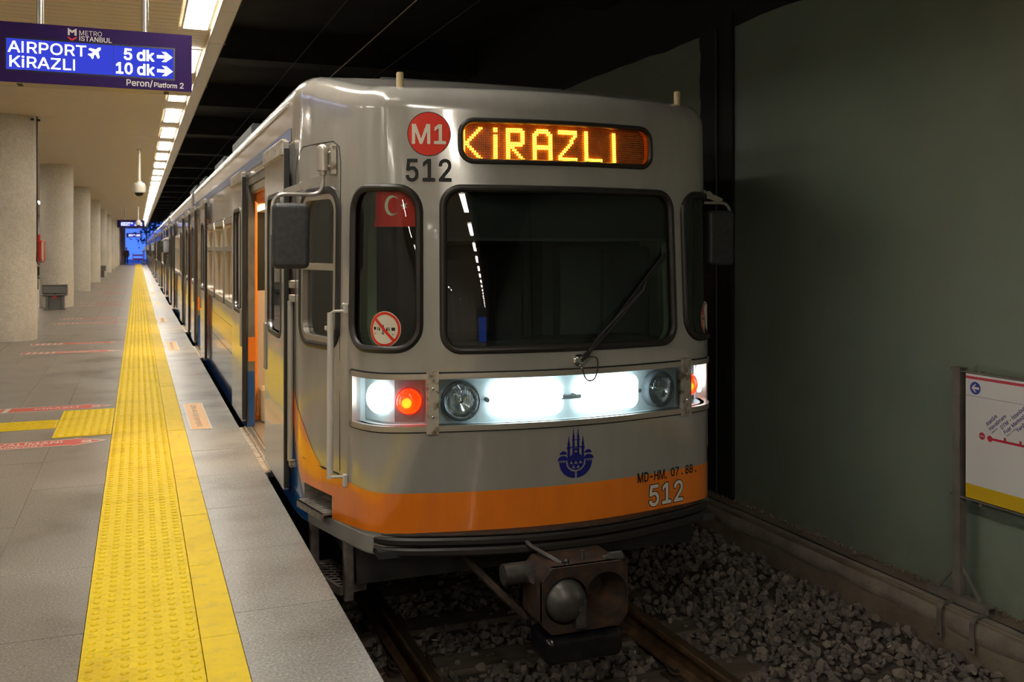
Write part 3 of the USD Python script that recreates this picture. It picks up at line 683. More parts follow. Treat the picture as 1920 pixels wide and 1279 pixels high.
def emblem():
    """four minarets over domes, a round of seven triangles, walls below; 730 x 1060 units, upright"""
    W = lambda pts: Polygon(pts); parts = []
    def minaret(x, w, y0, y1, tip): return W([(x - w, y0), (x - w, y1), (x - w * .55, y1 + 60), (x, tip), (x + w * .55, y1 + 60), (x + w, y1), (x + w, y0)])
    for sg in (-1, 1):
        parts += [minaret(sg * 46, 22, 380, 860, 1060), minaret(sg * 140, 24, 350, 720, 900)]
        parts += [W([(sg * 20, 805), (sg * 85, 805), (sg * 75, 790), (sg * 60, 775), (sg * 25, 775)]), W([(sg * 100, 655), (sg * 182, 655), (sg * 175, 625), (sg * 160, 610), (sg * 110, 610)])]
    parts += [sbox(-60, 790, 60, 805), sbox(-150, 640, 150, 660), sbox(-62, 580, 62, 625)]
    body = Point(0, 340).buffer(158, quad_segs=16).union(sbox(-158, 340, 158, 420)).union(Polygon([(-158, 420), (-60, 520), (0, 540), (60, 520), (158, 420)]))
    tri = lambda x, y: Polygon([(x - 34, y), (x + 34, y), (x, y + 72)])
    body = body.difference(unary_union([tri(-46, 395), tri(46, 395), tri(-92, 305), tri(0, 305), tri(92, 305), tri(-46, 215), tri(46, 215)]))
    parts.append(body)
    for sg in (-1, 1):
        parts.append(Point(sg * 245, 510).buffer(72, quad_segs=12).intersection(sbox(-400, 512, 400, 700))); parts.append(Point(sg * 255, 385).buffer(102, quad_segs=12).intersection(sbox(-400, 390, 400, 700)))
        arc = Point(0, 340).buffer(322, quad_segs=24).difference(Point(0, 340).buffer(192, quad_segs=24)).intersection(sbox(18 if sg > 0 else -400, 0, 400 if sg > 0 else -18, 340))
        top = sbox(*sorted((sg * 192, sg * 322))[:1], 340, sorted((sg * 192, sg * 322))[1], 372)
        for x in (228, 278): top = top.difference(sbox(min(sg * x, sg * (x + 22)), 345, max(sg * x, sg * (x + 22)), 380))
        parts += [arc, top]
    return unary_union(parts)

def cab(A):
    """what the windows show of the driver's cab"""
    A("dashboard", cat(bx(1.35, 3.2, 5.12, 5.62, .55, 1.03, .04), bx(1.6, 2.9, 5.1, 5.35, 1.02, 1.075, .02)), "cab_dark")
    A("sun_blind", bx(1.45, 3.10, 5.06, 5.075, 1.66, 2.0), "blind"); A("blind_bar", bx(1.45, 3.10, 5.05, 5.085, 1.645, 1.662), "cab_panel")
    s = A("driver_seat", cat(bx(1.72, 2.22, 5.85, 6.1, .98, 1.62, .09)), "seat_cloth"); A("headrest", bx(1.83, 2.11, 5.9, 6.05, 1.60, 1.86, .06), "seat_cloth", s); A("seat_cushion", bx(1.7, 2.24, 5.55, 6.05, .85, 1.0, .05), "seat_cloth", s)
    A("cab_cabinet", cat(bx(2.72, 3.42, 6.0, 6.3, .0, 1.62, .02)), "cab_grey"); A("cabinet_post", cat(bx(2.62, 2.70, 6.1, 6.3, .0, 2.25), bx(3.02, 3.035, 5.98, 6.01, .1, 1.6)), "cab_panel")
    A("cab_pillar", cat(bx(1.02, 1.14, 5.98, 6.2, .0, 2.25, .02), bx(1.36, 1.46, 6.15, 6.29, 0, 2.25)), "green_lining")
    A("cab_floor", bx(1.2, 3.3, 5.0, 6.3, -.06, -.02), "cab_dark"); A("cab_ceiling", bx(1.22, 3.29, 5.24, 6.3, 2.28, 2.30), "cab_dark")
    f = A("wall_flag", wrap(sbox(-1.145, 1.722, -.853, 1.928), -.034, .003), "flag_red", label="red flag with white crescent and star hung in the corner window")
    cres = Point(-1.015, 1.838).buffer(.056, quad_segs=16).difference(Point(-1.000, 1.838).buffer(.045, quad_segs=16))
    star = Polygon([((.026 if k % 2 == 0 else .0105) * math.cos(math.pi + k * math.pi / 5) - .935, (.026 if k % 2 == 0 else .0105) * math.sin(math.pi + k * math.pi / 5) + 1.838) for k in range(10)])
    A("crescent_and_star", wrap(unary_union([cres, star]), -.032), "flag_white", f); A("flag_hem", wrap(sbox(-1.148, 1.722, -.853, 1.748), -.030, .004), "flag_red", f)
    for s0 in (-1.045, 1.12):
        d = A("warning_sticker", wrap(Point(s0, 1.164).buffer(.098, quad_segs=20), -.0105), "decal_cream", label="round no-crossing-between-cars sticker on the window")
        bar = LineString([(s0 - .064, 1.224), (s0 + .064, 1.096)]).buffer(.008, cap_style=2); A("red_ring", wrap(Point(s0, 1.164).buffer(.094, quad_segs=20).difference(Point(s0, 1.164).buffer(.080, quad_segs=20)).union(bar), -.0085), "decal_red", d)
        k = .187 / 690
        px = lambda pts: Polygon([(s0 + (x - 862) * k * 1.0, 1.164 - (y - 632) * k) for x, y in pts]); R = lambda a, b, c, e: px([(a, b), (c, b), (c, e), (a, e)])
        ic = [R(600, 590, 655, 648), R(688, 590, 705, 660), px([(725, 590), (740, 590), (765, 660), (725, 660)]), px([(918, 595), (938, 595), (938, 668), (895, 668)]), R(960, 597, 980, 668), R(1022, 598, 1100, 660),
              px([(820, 575), (845, 575), (855, 600), (885, 632), (875, 640), (850, 618), (850, 660), (815, 660)]), px([(815, 660), (830, 660), (818, 730), (800, 730)]), px([(838, 660), (852, 660), (855, 730), (840, 730)]), R(805, 722, 855, 735), R(618, 718, 640, 734), R(1040, 732, 1070, 745)]
        ic.append(Point(s0 + (832 - 862) * k, 1.164 - (558 - 632) * k).buffer(14 * k))
        A("train_pictogram", wrap(unary_union(ic), -.009), "decal_black", d)
        thin = [R(596, 524, 770, 528), R(900, 536, 1110, 540), R(590, 716, 790, 720), R(880, 722, 1110, 726), R(660, 530, 664, 716), R(1004, 540, 1008, 722)]
        A("pictogram_lines", wrap(unary_union(thin), -.0092), "decal_grey_line", d)
    # badge, numbers, emblem
    b = A("line_badge", wrap(Point(-.792, 2.231).buffer(.119, quad_segs=24), .003), "decal_red", label="red round badge reading M1"); A("badge_rim", wrap(Point(-.792, 2.231).buffer(.1215, quad_segs=24).difference(Point(-.792, 2.231).buffer(.118, quad_segs=24)), .0035), "decal_dark", b)
    m = affinity.translate(text_poly("M1", .104, True, .190), -.887, 2.178); A("badge_lettering", wrap(m, .0045), "decal_cream", b)
    skin_text(A, "fleet_number", "512", -.921, 1.972, .254, .118, "decal_dark", label="dark fleet number 512 under the badge")
    e = affinity.scale(emblem(), .227 / 720, .291 / 1060, origin=(0, 0)); A("city_emblem", wrap(affinity.translate(e, .040, .308), .0035), "decal_blue", label="blue city emblem of minarets on the nose")
    skin_text(A, "depot_mark", "MD-HM.", .457, .237, .225, .055, "decal_black", True, .0055, label="black stencilled MD-HM."); skin_text(A, "date_mark", "07 . 88 .", .715, .243, .215, .049, "decal_black", True, .0055, label="black stencilled date 07.88.")
    n5 = affinity.translate(text_poly("512", .118, True, .27), .545, .089); q = A("lower_fleet_number", wrap(n5.buffer(.005), .0045), "decal_dark", label="white outlined fleet number 512 on the orange band"); A("number_face", wrap(n5, .0058), "decal_white", q)
    # wiper
    p0, n0 = at_skin(.057, .974, .03); p1, _ = at_skin(.49, 1.356, .035); p2, _ = at_skin(.702, 1.571, .02); p3, _ = at_skin(.195, 1.119, .035); p4, _ = at_skin(.10, 1.01, .035)
    w = A("wiper", cat(disc_skin(.057, .974, .03, .03, [(0, 0), (.034, 0), (.034, .012), (.026, .02), (.022, .045), (0, .045)], 20)), "chrome", label="chromed wiper pivot with a black arm across the windscreen")
    A("wiper_arm", cat(sweep([p4, p3], [(-.014, -.006), (.014, -.006), (.014, .006), (-.014, .006)]), tube([p3, p1], .0085, 8), tube([at_skin(.11, 1.02, .05)[0], at_skin(.45, 1.33, .05)[0]], .004, 6), sweep([p0, p4], [(-.017, -.01), (.017, -.01), (.017, .01), (-.017, .01)])), "rubber", w)
    bl = [at_skin(a, b, .008)[0] for a, b in ((.205, 1.085), (.36, 1.24), (.53, 1.41), (.702, 1.571))]
    A("wiper_blade", cat(sweep(bl, [(-.004, -.014), (.004, -.014), (.007, .012), (-.007, .012)]), tube([bl[1] + n0 * .014, p1 + n0 * .005, bl[2] + n0 * .014], .006, 8)), "rubber_dull", w)
    hs = [at_skin(a, b, c)[0] for a, b, c in ((.09, .995, .05), (.165, .99, .03), (.168, .92, .028), (.145, .865, .03), (.11, .855, .03), (.085, .875, .028), (.078, .925, .012))]
    A("washer_hose", tube(bend(hs, .03), .0035, 7), "rubber", w); A("washer_jet", sph(at_skin(.075, .93, .008)[0], .009), "chrome", w)

def handles(A, front):
    for sg in ((-1, 1)):
        Q = lambda s, z, o=0.: at_skin(sg * abs(s), z, o)[0]
        n = at_skin(sg * 1.44, .7)[1]
        h = A("front_handrail", tube([Q(1.45, .30, .065), Q(1.45, 1.24, .065)], .0185, 14), "white_paint")
        A("rail_bracket", cat(tube(bend([Q(1.45, 1.235, .065), Q(1.41, 1.25, .06), Q(1.375, 1.25, .0)], .015), .008, 8), bx(-.012, .012, -.018, .018, -.028, .028, .004).apply_translation(Q(1.372, 1.265, .01)), sph(Q(1.385, 1.285, .016), .013, 1)), "white_paint", h)
        A("rail_bracket", cat(tube(bend([Q(1.45, .31, .065), Q(1.41, .315, .055), Q(1.375, .315, .0)], .015), .009, 8), bx(-.012, .012, -.02, .02, -.035, .035, .004).apply_translation(Q(1.372, .295, .01))), "white_paint", h)
        A("rail_clip", cat(tube([Q(1.455, 1.135, .06), Q(1.56, 1.14, .02)], .008, 8), bx(-.012, .012, -.03, .03, -.013, .013, .003).apply_translation(Q(1.58, 1.14, .02))), "white_paint", h)
        d = A("cab_door_outline", tube([Q(s, z, -.002) for s, z in ((2.16, .36), (2.168, 1.2), (2.168, 2.08), (2.12, 2.18), (2.0, 2.233), (1.8, 2.232), (1.57, 2.228), (1.495, 2.19), (1.472, 2.10), (1.462, 1.2), (1.455, .33))], .0045, 6), "rubber_dull")
        A("door_outline_foot", tube([Q(s, z, -.002) for s, z in ((2.16, .38), (2.12, .345), (1.96, .318), (1.7, .312), (1.455, .312))], .006, 6), "rubber_dull", d)
        # entrance grab rail beside the saloon door
        g = A("entrance_rail", tube([Q(2.225, .25, .022), Q(2.225, 1.27, .022)], .019, 12), "steel_tube"); A("rail_end", cat(*[bx(-.02, .02, -.03, .03, -.03, .02, .005).apply_translation(Q(2.225, z, .01)) for z in (.24, 1.29, 1.38)]), "alu_worn", g)
        # mirror
        O = lambda x, y, z: np.array([TC + sg * abs(x - TC), y, z])
        b = Q(1.60, 2.12, .05)
        m = A("wing_mirror", rbox(-.105, .105, -.055, .045, -.188, .188, .032).apply_translation(O(.815, 5.56, 1.675)), "mirror_shell", label="dark box mirror on a bent grey arm" if sg < 0 else None)
        A("mirror_face", bx(-.09, .09, 0, .004, -.17, .17).apply_translation(O(.815, 5.606, 1.675)), "chrome", m)
        A("mirror_arm", tube(bend([b - [0, 0, .02], b - [0, 0, .205], b * [0, 1, 0] + O(.72, 0, 0) * [1, 0, 0] + [0, 0, b[2] - .205], b * [0, 1, 0] + O(.715, 0, 0) * [1, 0, 0] + [0, 0, 1.68]], .075, 8), .0125, 12), "steel_tube", m)
        A("arm_clamp", cat(cyl(b - [0, 0, .065], b + [0, 0, .055], .036, 20), sph(b + [0, 0, .055], .036, 2), cyl(b - [0, 0, .09], b - [0, 0, .06], .022, 14)), "alu", m)
        nn = at_skin(sg * 1.6, 2.1)[1]; A("clamp_bracket", cat(bx(-.015, .015, -.03, .03, -.085, .085, .004).apply_translation(Q(1.545, 2.115, .012)), tube([b + [0, 0, .04], Q(1.55, 2.16, .01)], .009, 8), tube([b - [0, 0, .04], Q(1.55, 2.08, .01)], .009, 8)), "alu_worn", m)
        a0, a1 = b - [0, 0, .11], np.array([b[0] - sg * 0 + sg * .22, b[1], b[2] - .195]); mid = (a0 + a1) / 2
        A("arm_stay", cat(sweep([a0, a1], [(-.006, -.02), (.006, -.02), (.006, .02), (-.006, .02)]), cyl(mid + [0, -.014, .0], mid + [0, .014, .0], .027, 20)), "alu", m)
    if front:
        # step recess, its tread and the ladder under it
        A("step_recess", (lambda w: w)(wrap(STEP.buffer(.02), -.17)), "grey_step"); P = lambda s, z, o: at_skin(s, z, o)[0]
        def slab(pts, zt, th):
            pts = [np.array(p[:2]) for p in pts]; return extr(Polygon(pts), th, FLOORT(0, 0, zt - th))
        A("recess_wall", cat(slab([P(-1.965, .1, .0), P(-1.955, .1, 0), P(-1.955, .1, -.17), P(-1.965, .1, -.17)], .17, .135), slab([P(-1.558, .1, .0), P(-1.548, .1, 0), P(-1.548, .1, -.17), P(-1.558, .1, -.17)], .17, .135), slab([P(-1.97, .1, 0), P(-1.545, .1, 0), P(-1.545, .1, -.17), P(-1.97, .1, -.17)], .178, .008)), "grey_step")
        tr = A("step_tread", cat(slab([P(-1.95, .07, .05), P(-1.56, .07, .06), P(-1.55, .07, -.17), P(-1.955, .07, -.17)], .07, .012), slab([P(-1.95, .07, .05), P(-1.56, .07, .06), P(-1.56, .07, .05), P(-1.95, .07, .04)], .07, .042)), "grey_step")
        bars = []
        for k in range(9):
            a, b_ = P(-1.94 + k * .043, .07, .04), P(-1.94 + k * .043 + .03, .07, -.10); bars.append(tube([a + [0, 0, .002], b_ + [0, 0, .002]], .003, 5))
            a, b_ = P(-1.94 + k * .043 + .03, .07, .04), P(-1.94 + k * .043, .07, -.10); bars.append(tube([a + [0, 0, .002], b_ + [0, 0, .002]], .003, 5))
        A("tread_pattern", cat(bars), "grey_step", tr)
        la, lb = P(-1.87, -.05, -.03), P(-1.41, -.05, -.03)
        lad = A("ladder_step", cat(*[bx(-.028, .028, -.028, .028, -.35, .0, .006).apply_translation(q) for q in (la, lb)]), "ladder")
        d = (lb - la)[:2]; d = d / np.linalg.norm(d); nr = np.array([-d[1], d[0]]); nr = nr if nr[0] < 0 else -nr; z = -.34
        fr = [la[:2] - d * .03 + nr * .05, lb[:2] - d * .01 + nr * .05, lb[:2] - d * .01 - nr * .12, la[:2] - d * .03 - nr * .12]; tv = []
        for i in range(4):
            a, b_ = np.append(fr[i], z), np.append(fr[(i + 1) % 4], z); tv.append(sweep([a, b_], [(-.006, -.025), (.006, -.025), (.006, .025), (-.006, .025)], up=(0, 0, 1)))
        for k in range(-2, 11):
            for sgn in (-1, 1):
                pts = []
                for v_ in np.linspace(0, 1, 2):
                    u_ = (k + sgn * v_ * 2.2 + (2.2 if sgn < 0 else 0)) / 9; pts.append((u_, v_))
                (u0, v0), (u1, v1) = pts
                if max(u0, u1) < 0 or min(u0, u1) > 1: continue
                def cl(u, v, U, V): return (u, v) if 0 <= u <= 1 else ((0 if u < 0 else 1), v + (V - v) * ((0 if u < 0 else 1) - u) / (U - u))
                (a0, b0), (a1, b1) = cl(u0, v0, u1, v1), cl(u1, v1, u0, v0)
                W = lambda u, v: np.append(fr[0] + (fr[1] - fr[0]) * u + (fr[3] - fr[0]) * v, z + .012)
                tv.append(tube([W(a0, b0), W(a1, b1)], .005, 5))
        A("tread_mesh", cat(tv), "ladder", lad, kind="stuff")

def coupler(A0):
    def A(name, mesh, mat, parent=None, **kw):
        mesh = mesh.copy(); mesh.apply_translation((0, 0, .235)); return A0(name, mesh, mat, parent, **kw)
    # seen from below the bumper: a rusty head with a cone and a funnel
    T = axes((2.175, 4.50, -.45), (1, 0, 0), (0, 0, 1)); W, Hh = .245, .17
    out = Polygon([(-W + .05, -Hh), (W - .05, -Hh), (W, -Hh + .06), (W, Hh - .05), (W - .035, Hh), (-W + .05, Hh), (-W, Hh - .06), (-W, -Hh + .05)]).buffer(-.03).buffer(.03, quad_segs=5)
    face = out.difference(unary_union([Point(-.112, -.005).buffer(.122, quad_segs=16), Point(.118, .0).buffer(.120, quad_segs=16)]))
    c = A("coupler", extr(face, .035, axes((2.175, 4.52, -.45), (1, 0, 0), (0, 0, 1))), "rust", label="rusty coupler head with a dull steel cone and a dark funnel")
    A("head_casing", cat(extr(ring(out.buffer(-.012), .012), .24, axes((2.175, 4.74, -.45), (1, 0, 0), (0, 0, 1))), extr(out, .02, axes((2.175, 4.76, -.45), (1, 0, 0), (0, 0, 1)))), "rust", c)
    cone = lathe([(0, -.02), (.116, -.02), (.116, .02), (.108, .05), (.085, .085), (.05, .108), (0, .118)], 32); cone.apply_transform(rot_to((0, -1, 0))); cone.apply_translation((2.063, 4.53, -.455)); A("cone", cone, "coupler_steel", c, smooth=45)
    cs_ = A("cone_lip", cat(bx(2.10, 2.165, 4.44, 4.50, -.60, -.44, .012), bx(2.10, 2.13, 4.425, 4.46, -.50, -.46, .006)), "coupler_steel", c); A("latch_slot", bx(2.075, 2.105, 4.425, 4.50, -.515, -.482, .003), "rubber_dull", c)
    fun = lathe([(.122, 0), (.05, -.15), (0, -.15), (0, -.158), (.056, -.158), (.13, 0)], 32); fun.apply_transform(rot_to((0, -1, 0))); fun.apply_translation((2.293, 4.492, -.45)); A("funnel", fun, "rust", c)
    A("air_box", rbox(1.95, 2.40, 4.48, 4.74, -.79, -.635, .045), "grease", c, label="black greasy box under the coupler head")
    A("shank", cat(cyl((2.2, 4.72, -.45), (2.25, 5.5, -.36), .08), bx(2.05, 2.4, 4.72, 4.86, -.56, -.34, .03)), "underframe", c)
    A("side_cylinder", cat(cyl((1.80, 4.72, -.36), (1.96, 4.72, -.36), .055, 20), cyl((1.93, 4.66, -.36), (1.93, 4.60, -.35), .035, 16)), "coupler_steel", c)
    A("air_hose", tube(bend([(1.95, 4.75, -.62), (1.83, 4.80, -.50), (1.70, 5.0, -.36), (1.6, 5.3, -.22)], .15), .022, 9), "rust", c)
    A("top_fittings", cat(cyl((2.20, 4.58, -.29), (2.20, 4.58, -.235), .011, 10), cyl((2.335, 4.54, -.275), (2.41, 4.54, -.275), .026, 14), bx(2.30, 2.42, 4.52, 4.56, -.29, -.265, .005), tube([(2.07, 4.56, -.285), (1.98, 4.75, -.24), (1.95, 5.0, -.2)], .012, 8), sph((2.09, 4.545, -.27), .016, 1), sph((2.085, 4.525, -.285), .013, 1)), "coupler_steel", c)

# ================================================================== the station
YA, YB = -100.0, 118.0       # ends of the platform hall
CEIL = 3.93; EDGE = .848
def trim(n): return "trim_%d" % n
def struct(name, mesh, mat, parent=None, smooth=30, **kw):
    return obj(name, mesh, mat, parent, smooth, kind="structure" if parent is None else None, **kw)
# platform floor: slab, single tiles where they can be told apart, patterned slab beyond
fl = struct("floor", cat(bx(-6.2, -2.02, YA, YB, -1.3, -.004), bx(-2.02, EDGE - .1, YA, YB, -1.3, -.03), bx(EDGE - .1, EDGE - .02, YA, YB, -.25, -.03)), "granite_far", label="grey speckled platform floor", )
TY0, TY1, NT = 2.55, 21.45, 21
for j in range(NT):
    y = TY0 + .9 * j
    for i in range(4):
        x1 = -.2095 - .45 * i; dz = rng.normal(0, .0005)
        if i < 1 and 8.9 < y + .45 < 10.4: pass
        obj("floor_tile", bx(x1 - .4485, x1, y, y + .8985, -.03, dz, .001), "granite", fl)
    obj("edge_paver", bx(.3945, EDGE, y, y + .8982, -.03, rng.normal(0, .0005), .0015), "granite_edge", fl)
for y0, y1 in ((YA, TY0 - .003), (TY0 + .9 * NT, YB)):
    obj("floor_slab", bx(-2.02, -.2095, y0, y1, -.03, -.0005), "granite_far", fl); obj("edge_slab", bx(.3955, EDGE, y0, y1, -.03, -.0005), "granite_far", fl)
obj("edge_nosing", bx(EDGE - .006, EDGE + .002, YA, YB, -.055, -.0035), "concrete_cap", fl)
# tactile strip
ts = thing("tactile_strip", "yellow strip of tactile tiles with raised domes running along the platform edge", "tactile paving", (0, 0, 0))
dome = trimesh.creation.icosphere(1, 1.0); dome = trimesh.Trimesh(*[(dome.vertices, dome.faces[(dome.triangles_center[:, 2] > -.2)])][0], process=False)
def domes(pts, r, h, d=None):
    d = d or dome; v = d.vertices * [r, r, h]; pts = np.asarray(pts, float); V = (pts[:, None] + v[None]).reshape(-1, 3)
    return trimesh.Trimesh(V, (d.faces[None] + (np.arange(len(pts)) * len(v))[:, None, None]).reshape(-1, 3), process=False)
dome_lo = lathe([(1, 0), (.75, .75), (0, 1)], 6)
JY = 4.11 - .48 * 4
for j in range(240):
    y = JY + .48 * j
    if y > YB - 8: break
    pts = [(-.2065 + .063 * (i + .55), y + .0686 * (k + .5), .004) for i in range(7) for k in range(7)]
    if j < 190:
        m = cat(bx(-.2065, .2385, y, y + .478, -.03, .004 + (rng.normal(0, .0006) if j < 30 else 0), .0015), domes(pts, .0165, .0062, dome if y < 9 else dome_lo))
        obj("tactile_tile", m, "yellow", ts, smooth=40)
    if j % 2 == 0 and j < 190: obj("border_tile", bx(.2415, .3925, y, y + .957, -.03, .003 + (rng.normal(0, .0005) if j < 30 else 0), .0015), "yellow_flat", ts)
obj("tactile_strip_end", bx(-.2065, .3925, JY + .48 * 190, YB - 6, -.03, .004), "yellow_flat", ts)
obj("tactile_strip_start", bx(-.2065, .3925, YA, JY - .002, -.03, .003), "yellow_flat", ts)
wp = thing("warning_pad", "square yellow pad of raised domes joining the strip from the left", "tactile paving", (-.445, 9.65, 0))
for ky in range(3):
    y0 = 8.93 + ky * .478; pts = [(-.676 + .066 * (i + .55), y0 + .0683 * (k + .5), .005) for i in range(7) for k in range(7)]
    obj("tactile_tile", cat(bx(-.676, -.212, y0, y0 + .476, -.001, .005, .0015), domes(pts, .0175, .006, dome_lo)), "yellow", wp)
gp = thing("guide_path", "ribbed yellow guide path leading left from the dotted pad", "tactile paving", (-2.0, 9.63, 0))
for k in range(7):
    x1 = -.682 - .47 * k; m = [bx(x1 - .466, x1, 9.41, 9.86, -.001, .004, .0015)]
    for r in range(6): m.append(bx(x1 - .45, x1 - .016, 9.445 + r * .072, 9.475 + r * .072, .003, .0085, .003))
    obj("ribbed_tile", cat(m), "yellow", gp)
# floor arrows
ORD = ["nearest", "second nearest", "third nearest", "fourth nearest", "fifth nearest", "sixth nearest", "seventh nearest", "eighth nearest", "ninth nearest", "tenth nearest", "eleventh nearest", "twelfth nearest"]
def nth(k):
    t = ["first", "second", "third", "fourth", "fifth", "sixth", "seventh", "eighth", "ninth", "tenth", "eleventh", "twelfth", "thirteenth", "fourteenth", "fifteenth", "sixteenth", "seventeenth", "eighteenth", "nineteenth"]
    tens = {20: ("twentieth", "twenty"), 30: ("thirtieth", "thirty"), 40: ("fortieth", "forty")}
    if k < 19: return t[k]
    
    a, b = divmod(k + 1, 10); return tens[a * 10][0] if b == 0 else tens[a * 10][1] + "-" + t[b - 1]
def arrow_shape(g):
    tip, base, tail, hw, sw = -.235 - g * .25, -.50, -1.66, .178, .135
    return Polygon([(-.235 - g * 2.2, 0), (base - g * .2, hw - g), (base - g * .2, sw - g), (tail + g, sw - g), (tail + g, -sw + g), (base - g * .2, -sw + g), (base - g * .2, -hw + g)])
ya_ = [(10.585, 8.68), (17.74, 16.28), (24.02, 22.53), (30.95, 29.4), (38.0, 36.6), (45.2, 43.7)]
for k, pair in enumerate(ya_):
    for w, yc in zip(("kirazli", "airport"), pair):
        lab = "%s red floor arrow %s, pointing right to the yellow strip" % (ORD[k], "lettered KİRAZLI" if w == "kirazli" else "lettered HAVALİMANI and AIRPORT")
        a = thing("floor_arrow", lab, "floor sticker", (-.95, yc, 0), "red arrow stickers on the platform floor")
        obj("backing", extr(arrow_shape(0), .0012, FLOORT(0, yc, 0.0012)), "sticker_white", a)
        red = arrow_shape(.02); red = red.difference(unary_union([Polygon([(x, -.2), (x + .05, -.2), (x + .085, .2), (x + .035, .2)]) for x in np.arange(-1.60, -1.17, .088)]))
        obj("red_print", extr(red, .0008, FLOORT(0, yc, 0.0022)), "sticker_red", a)
        if k < 3:
            tx = affinity.translate(text_poly("KİRAZLI", .075, True, .40), -.955, -.035) if w == "kirazli" else unary_union([affinity.translate(text_poly("HAVALİMANI", .085, True, .62), -1.20, -.005), affinity.translate(text_poly("AIRPORT", .06, True, .36), -1.06, -.095)])
            obj("lettering", extr(tx, .0006, FLOORT(0, yc, .0028)), "sticker_white", a)
            obj("logo", extr(unary_union([sbox(-.43, -.035, -.36, .035).difference(sbox(-.41, -.012, -.38, .012)), sbox(-.445, -.05, -.345, -.043)]), .0006, FLOORT(0, yc, .0028)), "sticker_white", a)
for k, yc in enumerate((9.65, 16.72, 22.9, 30.15, 37.05, 44.3)):
    n = thing("floor_notice", "%s orange notice sticker on the grey platform edge" % ORD[k], "floor sticker", (.528, yc, 0), "orange notice stickers at the platform edge")
    hx, hy = .094, .76
    obj("backing", extr(sbox(-hx, -hy, hx, hy), .0012, FLOORT(.528, yc, .0012)), "sticker_white", n)
    obj("orange_print", extr(sbox(-hx + .014, -hy + .02, hx - .014, hy - .01), .0007, FLOORT(.528, yc, .0022)), "sticker_orange", n)
    if k < 3:
        t1 = affinity.translate(text_poly("Lütfen sarı çizgiyi geçmeyiniz", .05, True, 1.28), -.64, -.028)
        obj("lettering", extr(t1, .0005, axes((.533, yc, .0027), (0, -1, 0), (1, 0, 0))), "sticker_text", n)
# ceiling over the platform
ce = struct("ceiling", cat(bx(-6.2, .40, YA, 8.2, CEIL + .012, CEIL + .3), bx(-6.2, .40, 21.0, YB, CEIL, CEIL + .3), bx(.40, .76, YA, YB, CEIL + .02, CEIL + .3), bx(-6.2, .4, 8.2, 21, CEIL + .03, CEIL + .3)), "slat_far", label="cream slatted ceiling over the platform")
for j in range(80):
    y = 8.2 + .16 * j; obj("slat", bx(-6.2, .40, y, y + .144, CEIL, CEIL + .03, .005), "cream_ceiling", ce)
for j in range(int((YB - YA) / 1.5)):
    y = YA + 1.5 * j; obj("soffit_panel", cat(bx(.724, .898, y, y + 1.494, CEIL - .060, CEIL - .045, .003), bx(.724, .734, y, y + 1.494, CEIL - .060, CEIL + .02, .002), bx(.884, .898, y, y + 1.494, CEIL - .060, CEIL + .42, .003)), "fascia", ce)
    if j % 2 == 0: obj("soffit_joint_bracket", bx(.893, .906, y - .02, y + .02, CEIL - .068, CEIL - .045, .002), "fascia", ce)

# lights
NL0 = -20
proto = None
def light(i, x, yfar, lab, grp):
    global proto
    if proto is None:
        proto = thing("ceiling_light", lab, "light", (x, yfar - .76, CEIL), grp)
        c = (x, yfar - .76)
        obj("light_frame", extr(sbox(-.143, -.79, .143, .79).difference(rrect(-.122, .122, -.765, .765, .02)), .014, FLOORT(c[0], c[1], CEIL - .004)), "light_frame", proto)
        obj("diffuser", extr(rrect(-.124, .124, -.767, .767, .02), .006, FLOORT(c[0], c[1], CEIL + .0)), "panel_light", proto)
    else: dup(proto, (x, yfar - .76, CEIL), lab, grp)
vis = 0
for i in range(0, 36):
    light(i, .568, 10.62 + 2.65 * i, "%s lit ceiling panel in the row along the platform edge, counted from the near end" % nth(i), "lit panels in the row along the platform edge")
for i in range(0, 36): light(i, -4.6, 10.62 + 2.65 * i, "%s lit ceiling panel in the row behind the columns, counted from the near end" % nth(i), "lit panels in the row behind the columns")
lproto = None
for k in range(20):     # behind the photographer the panels are twice as long
    for x in (.568, -4.6):
        y = 5.6 - 5.3 * k; lab = "%s long lit ceiling panel behind the photographer, %s, counted from the camera" % (nth(k), "row along the edge" if x > 0 else "row behind the columns")
        if lproto is None:
            lproto = thing("long_ceiling_light", lab, "light", (x, y, CEIL), "long lit panels behind the photographer")
            obj("light_frame", extr(sbox(-.143, -1.55, .143, 1.55).difference(rrect(-.122, .122, -1.53, 1.53, .02)), .014, FLOORT(x, y, CEIL - .004)), "light_frame", lproto)
            obj("diffuser", extr(rrect(-.124, .124, -1.532, 1.532, .02), .006, FLOORT(x, y, CEIL)), "panel_light", lproto)
        else: dup(lproto, (x, y, CEIL), lab, "long lit panels behind the photographer")
struct("trim_1", bx(.80, .925, YA, YB - 6, CEIL + .02, 4.60 + .25), "fascia")
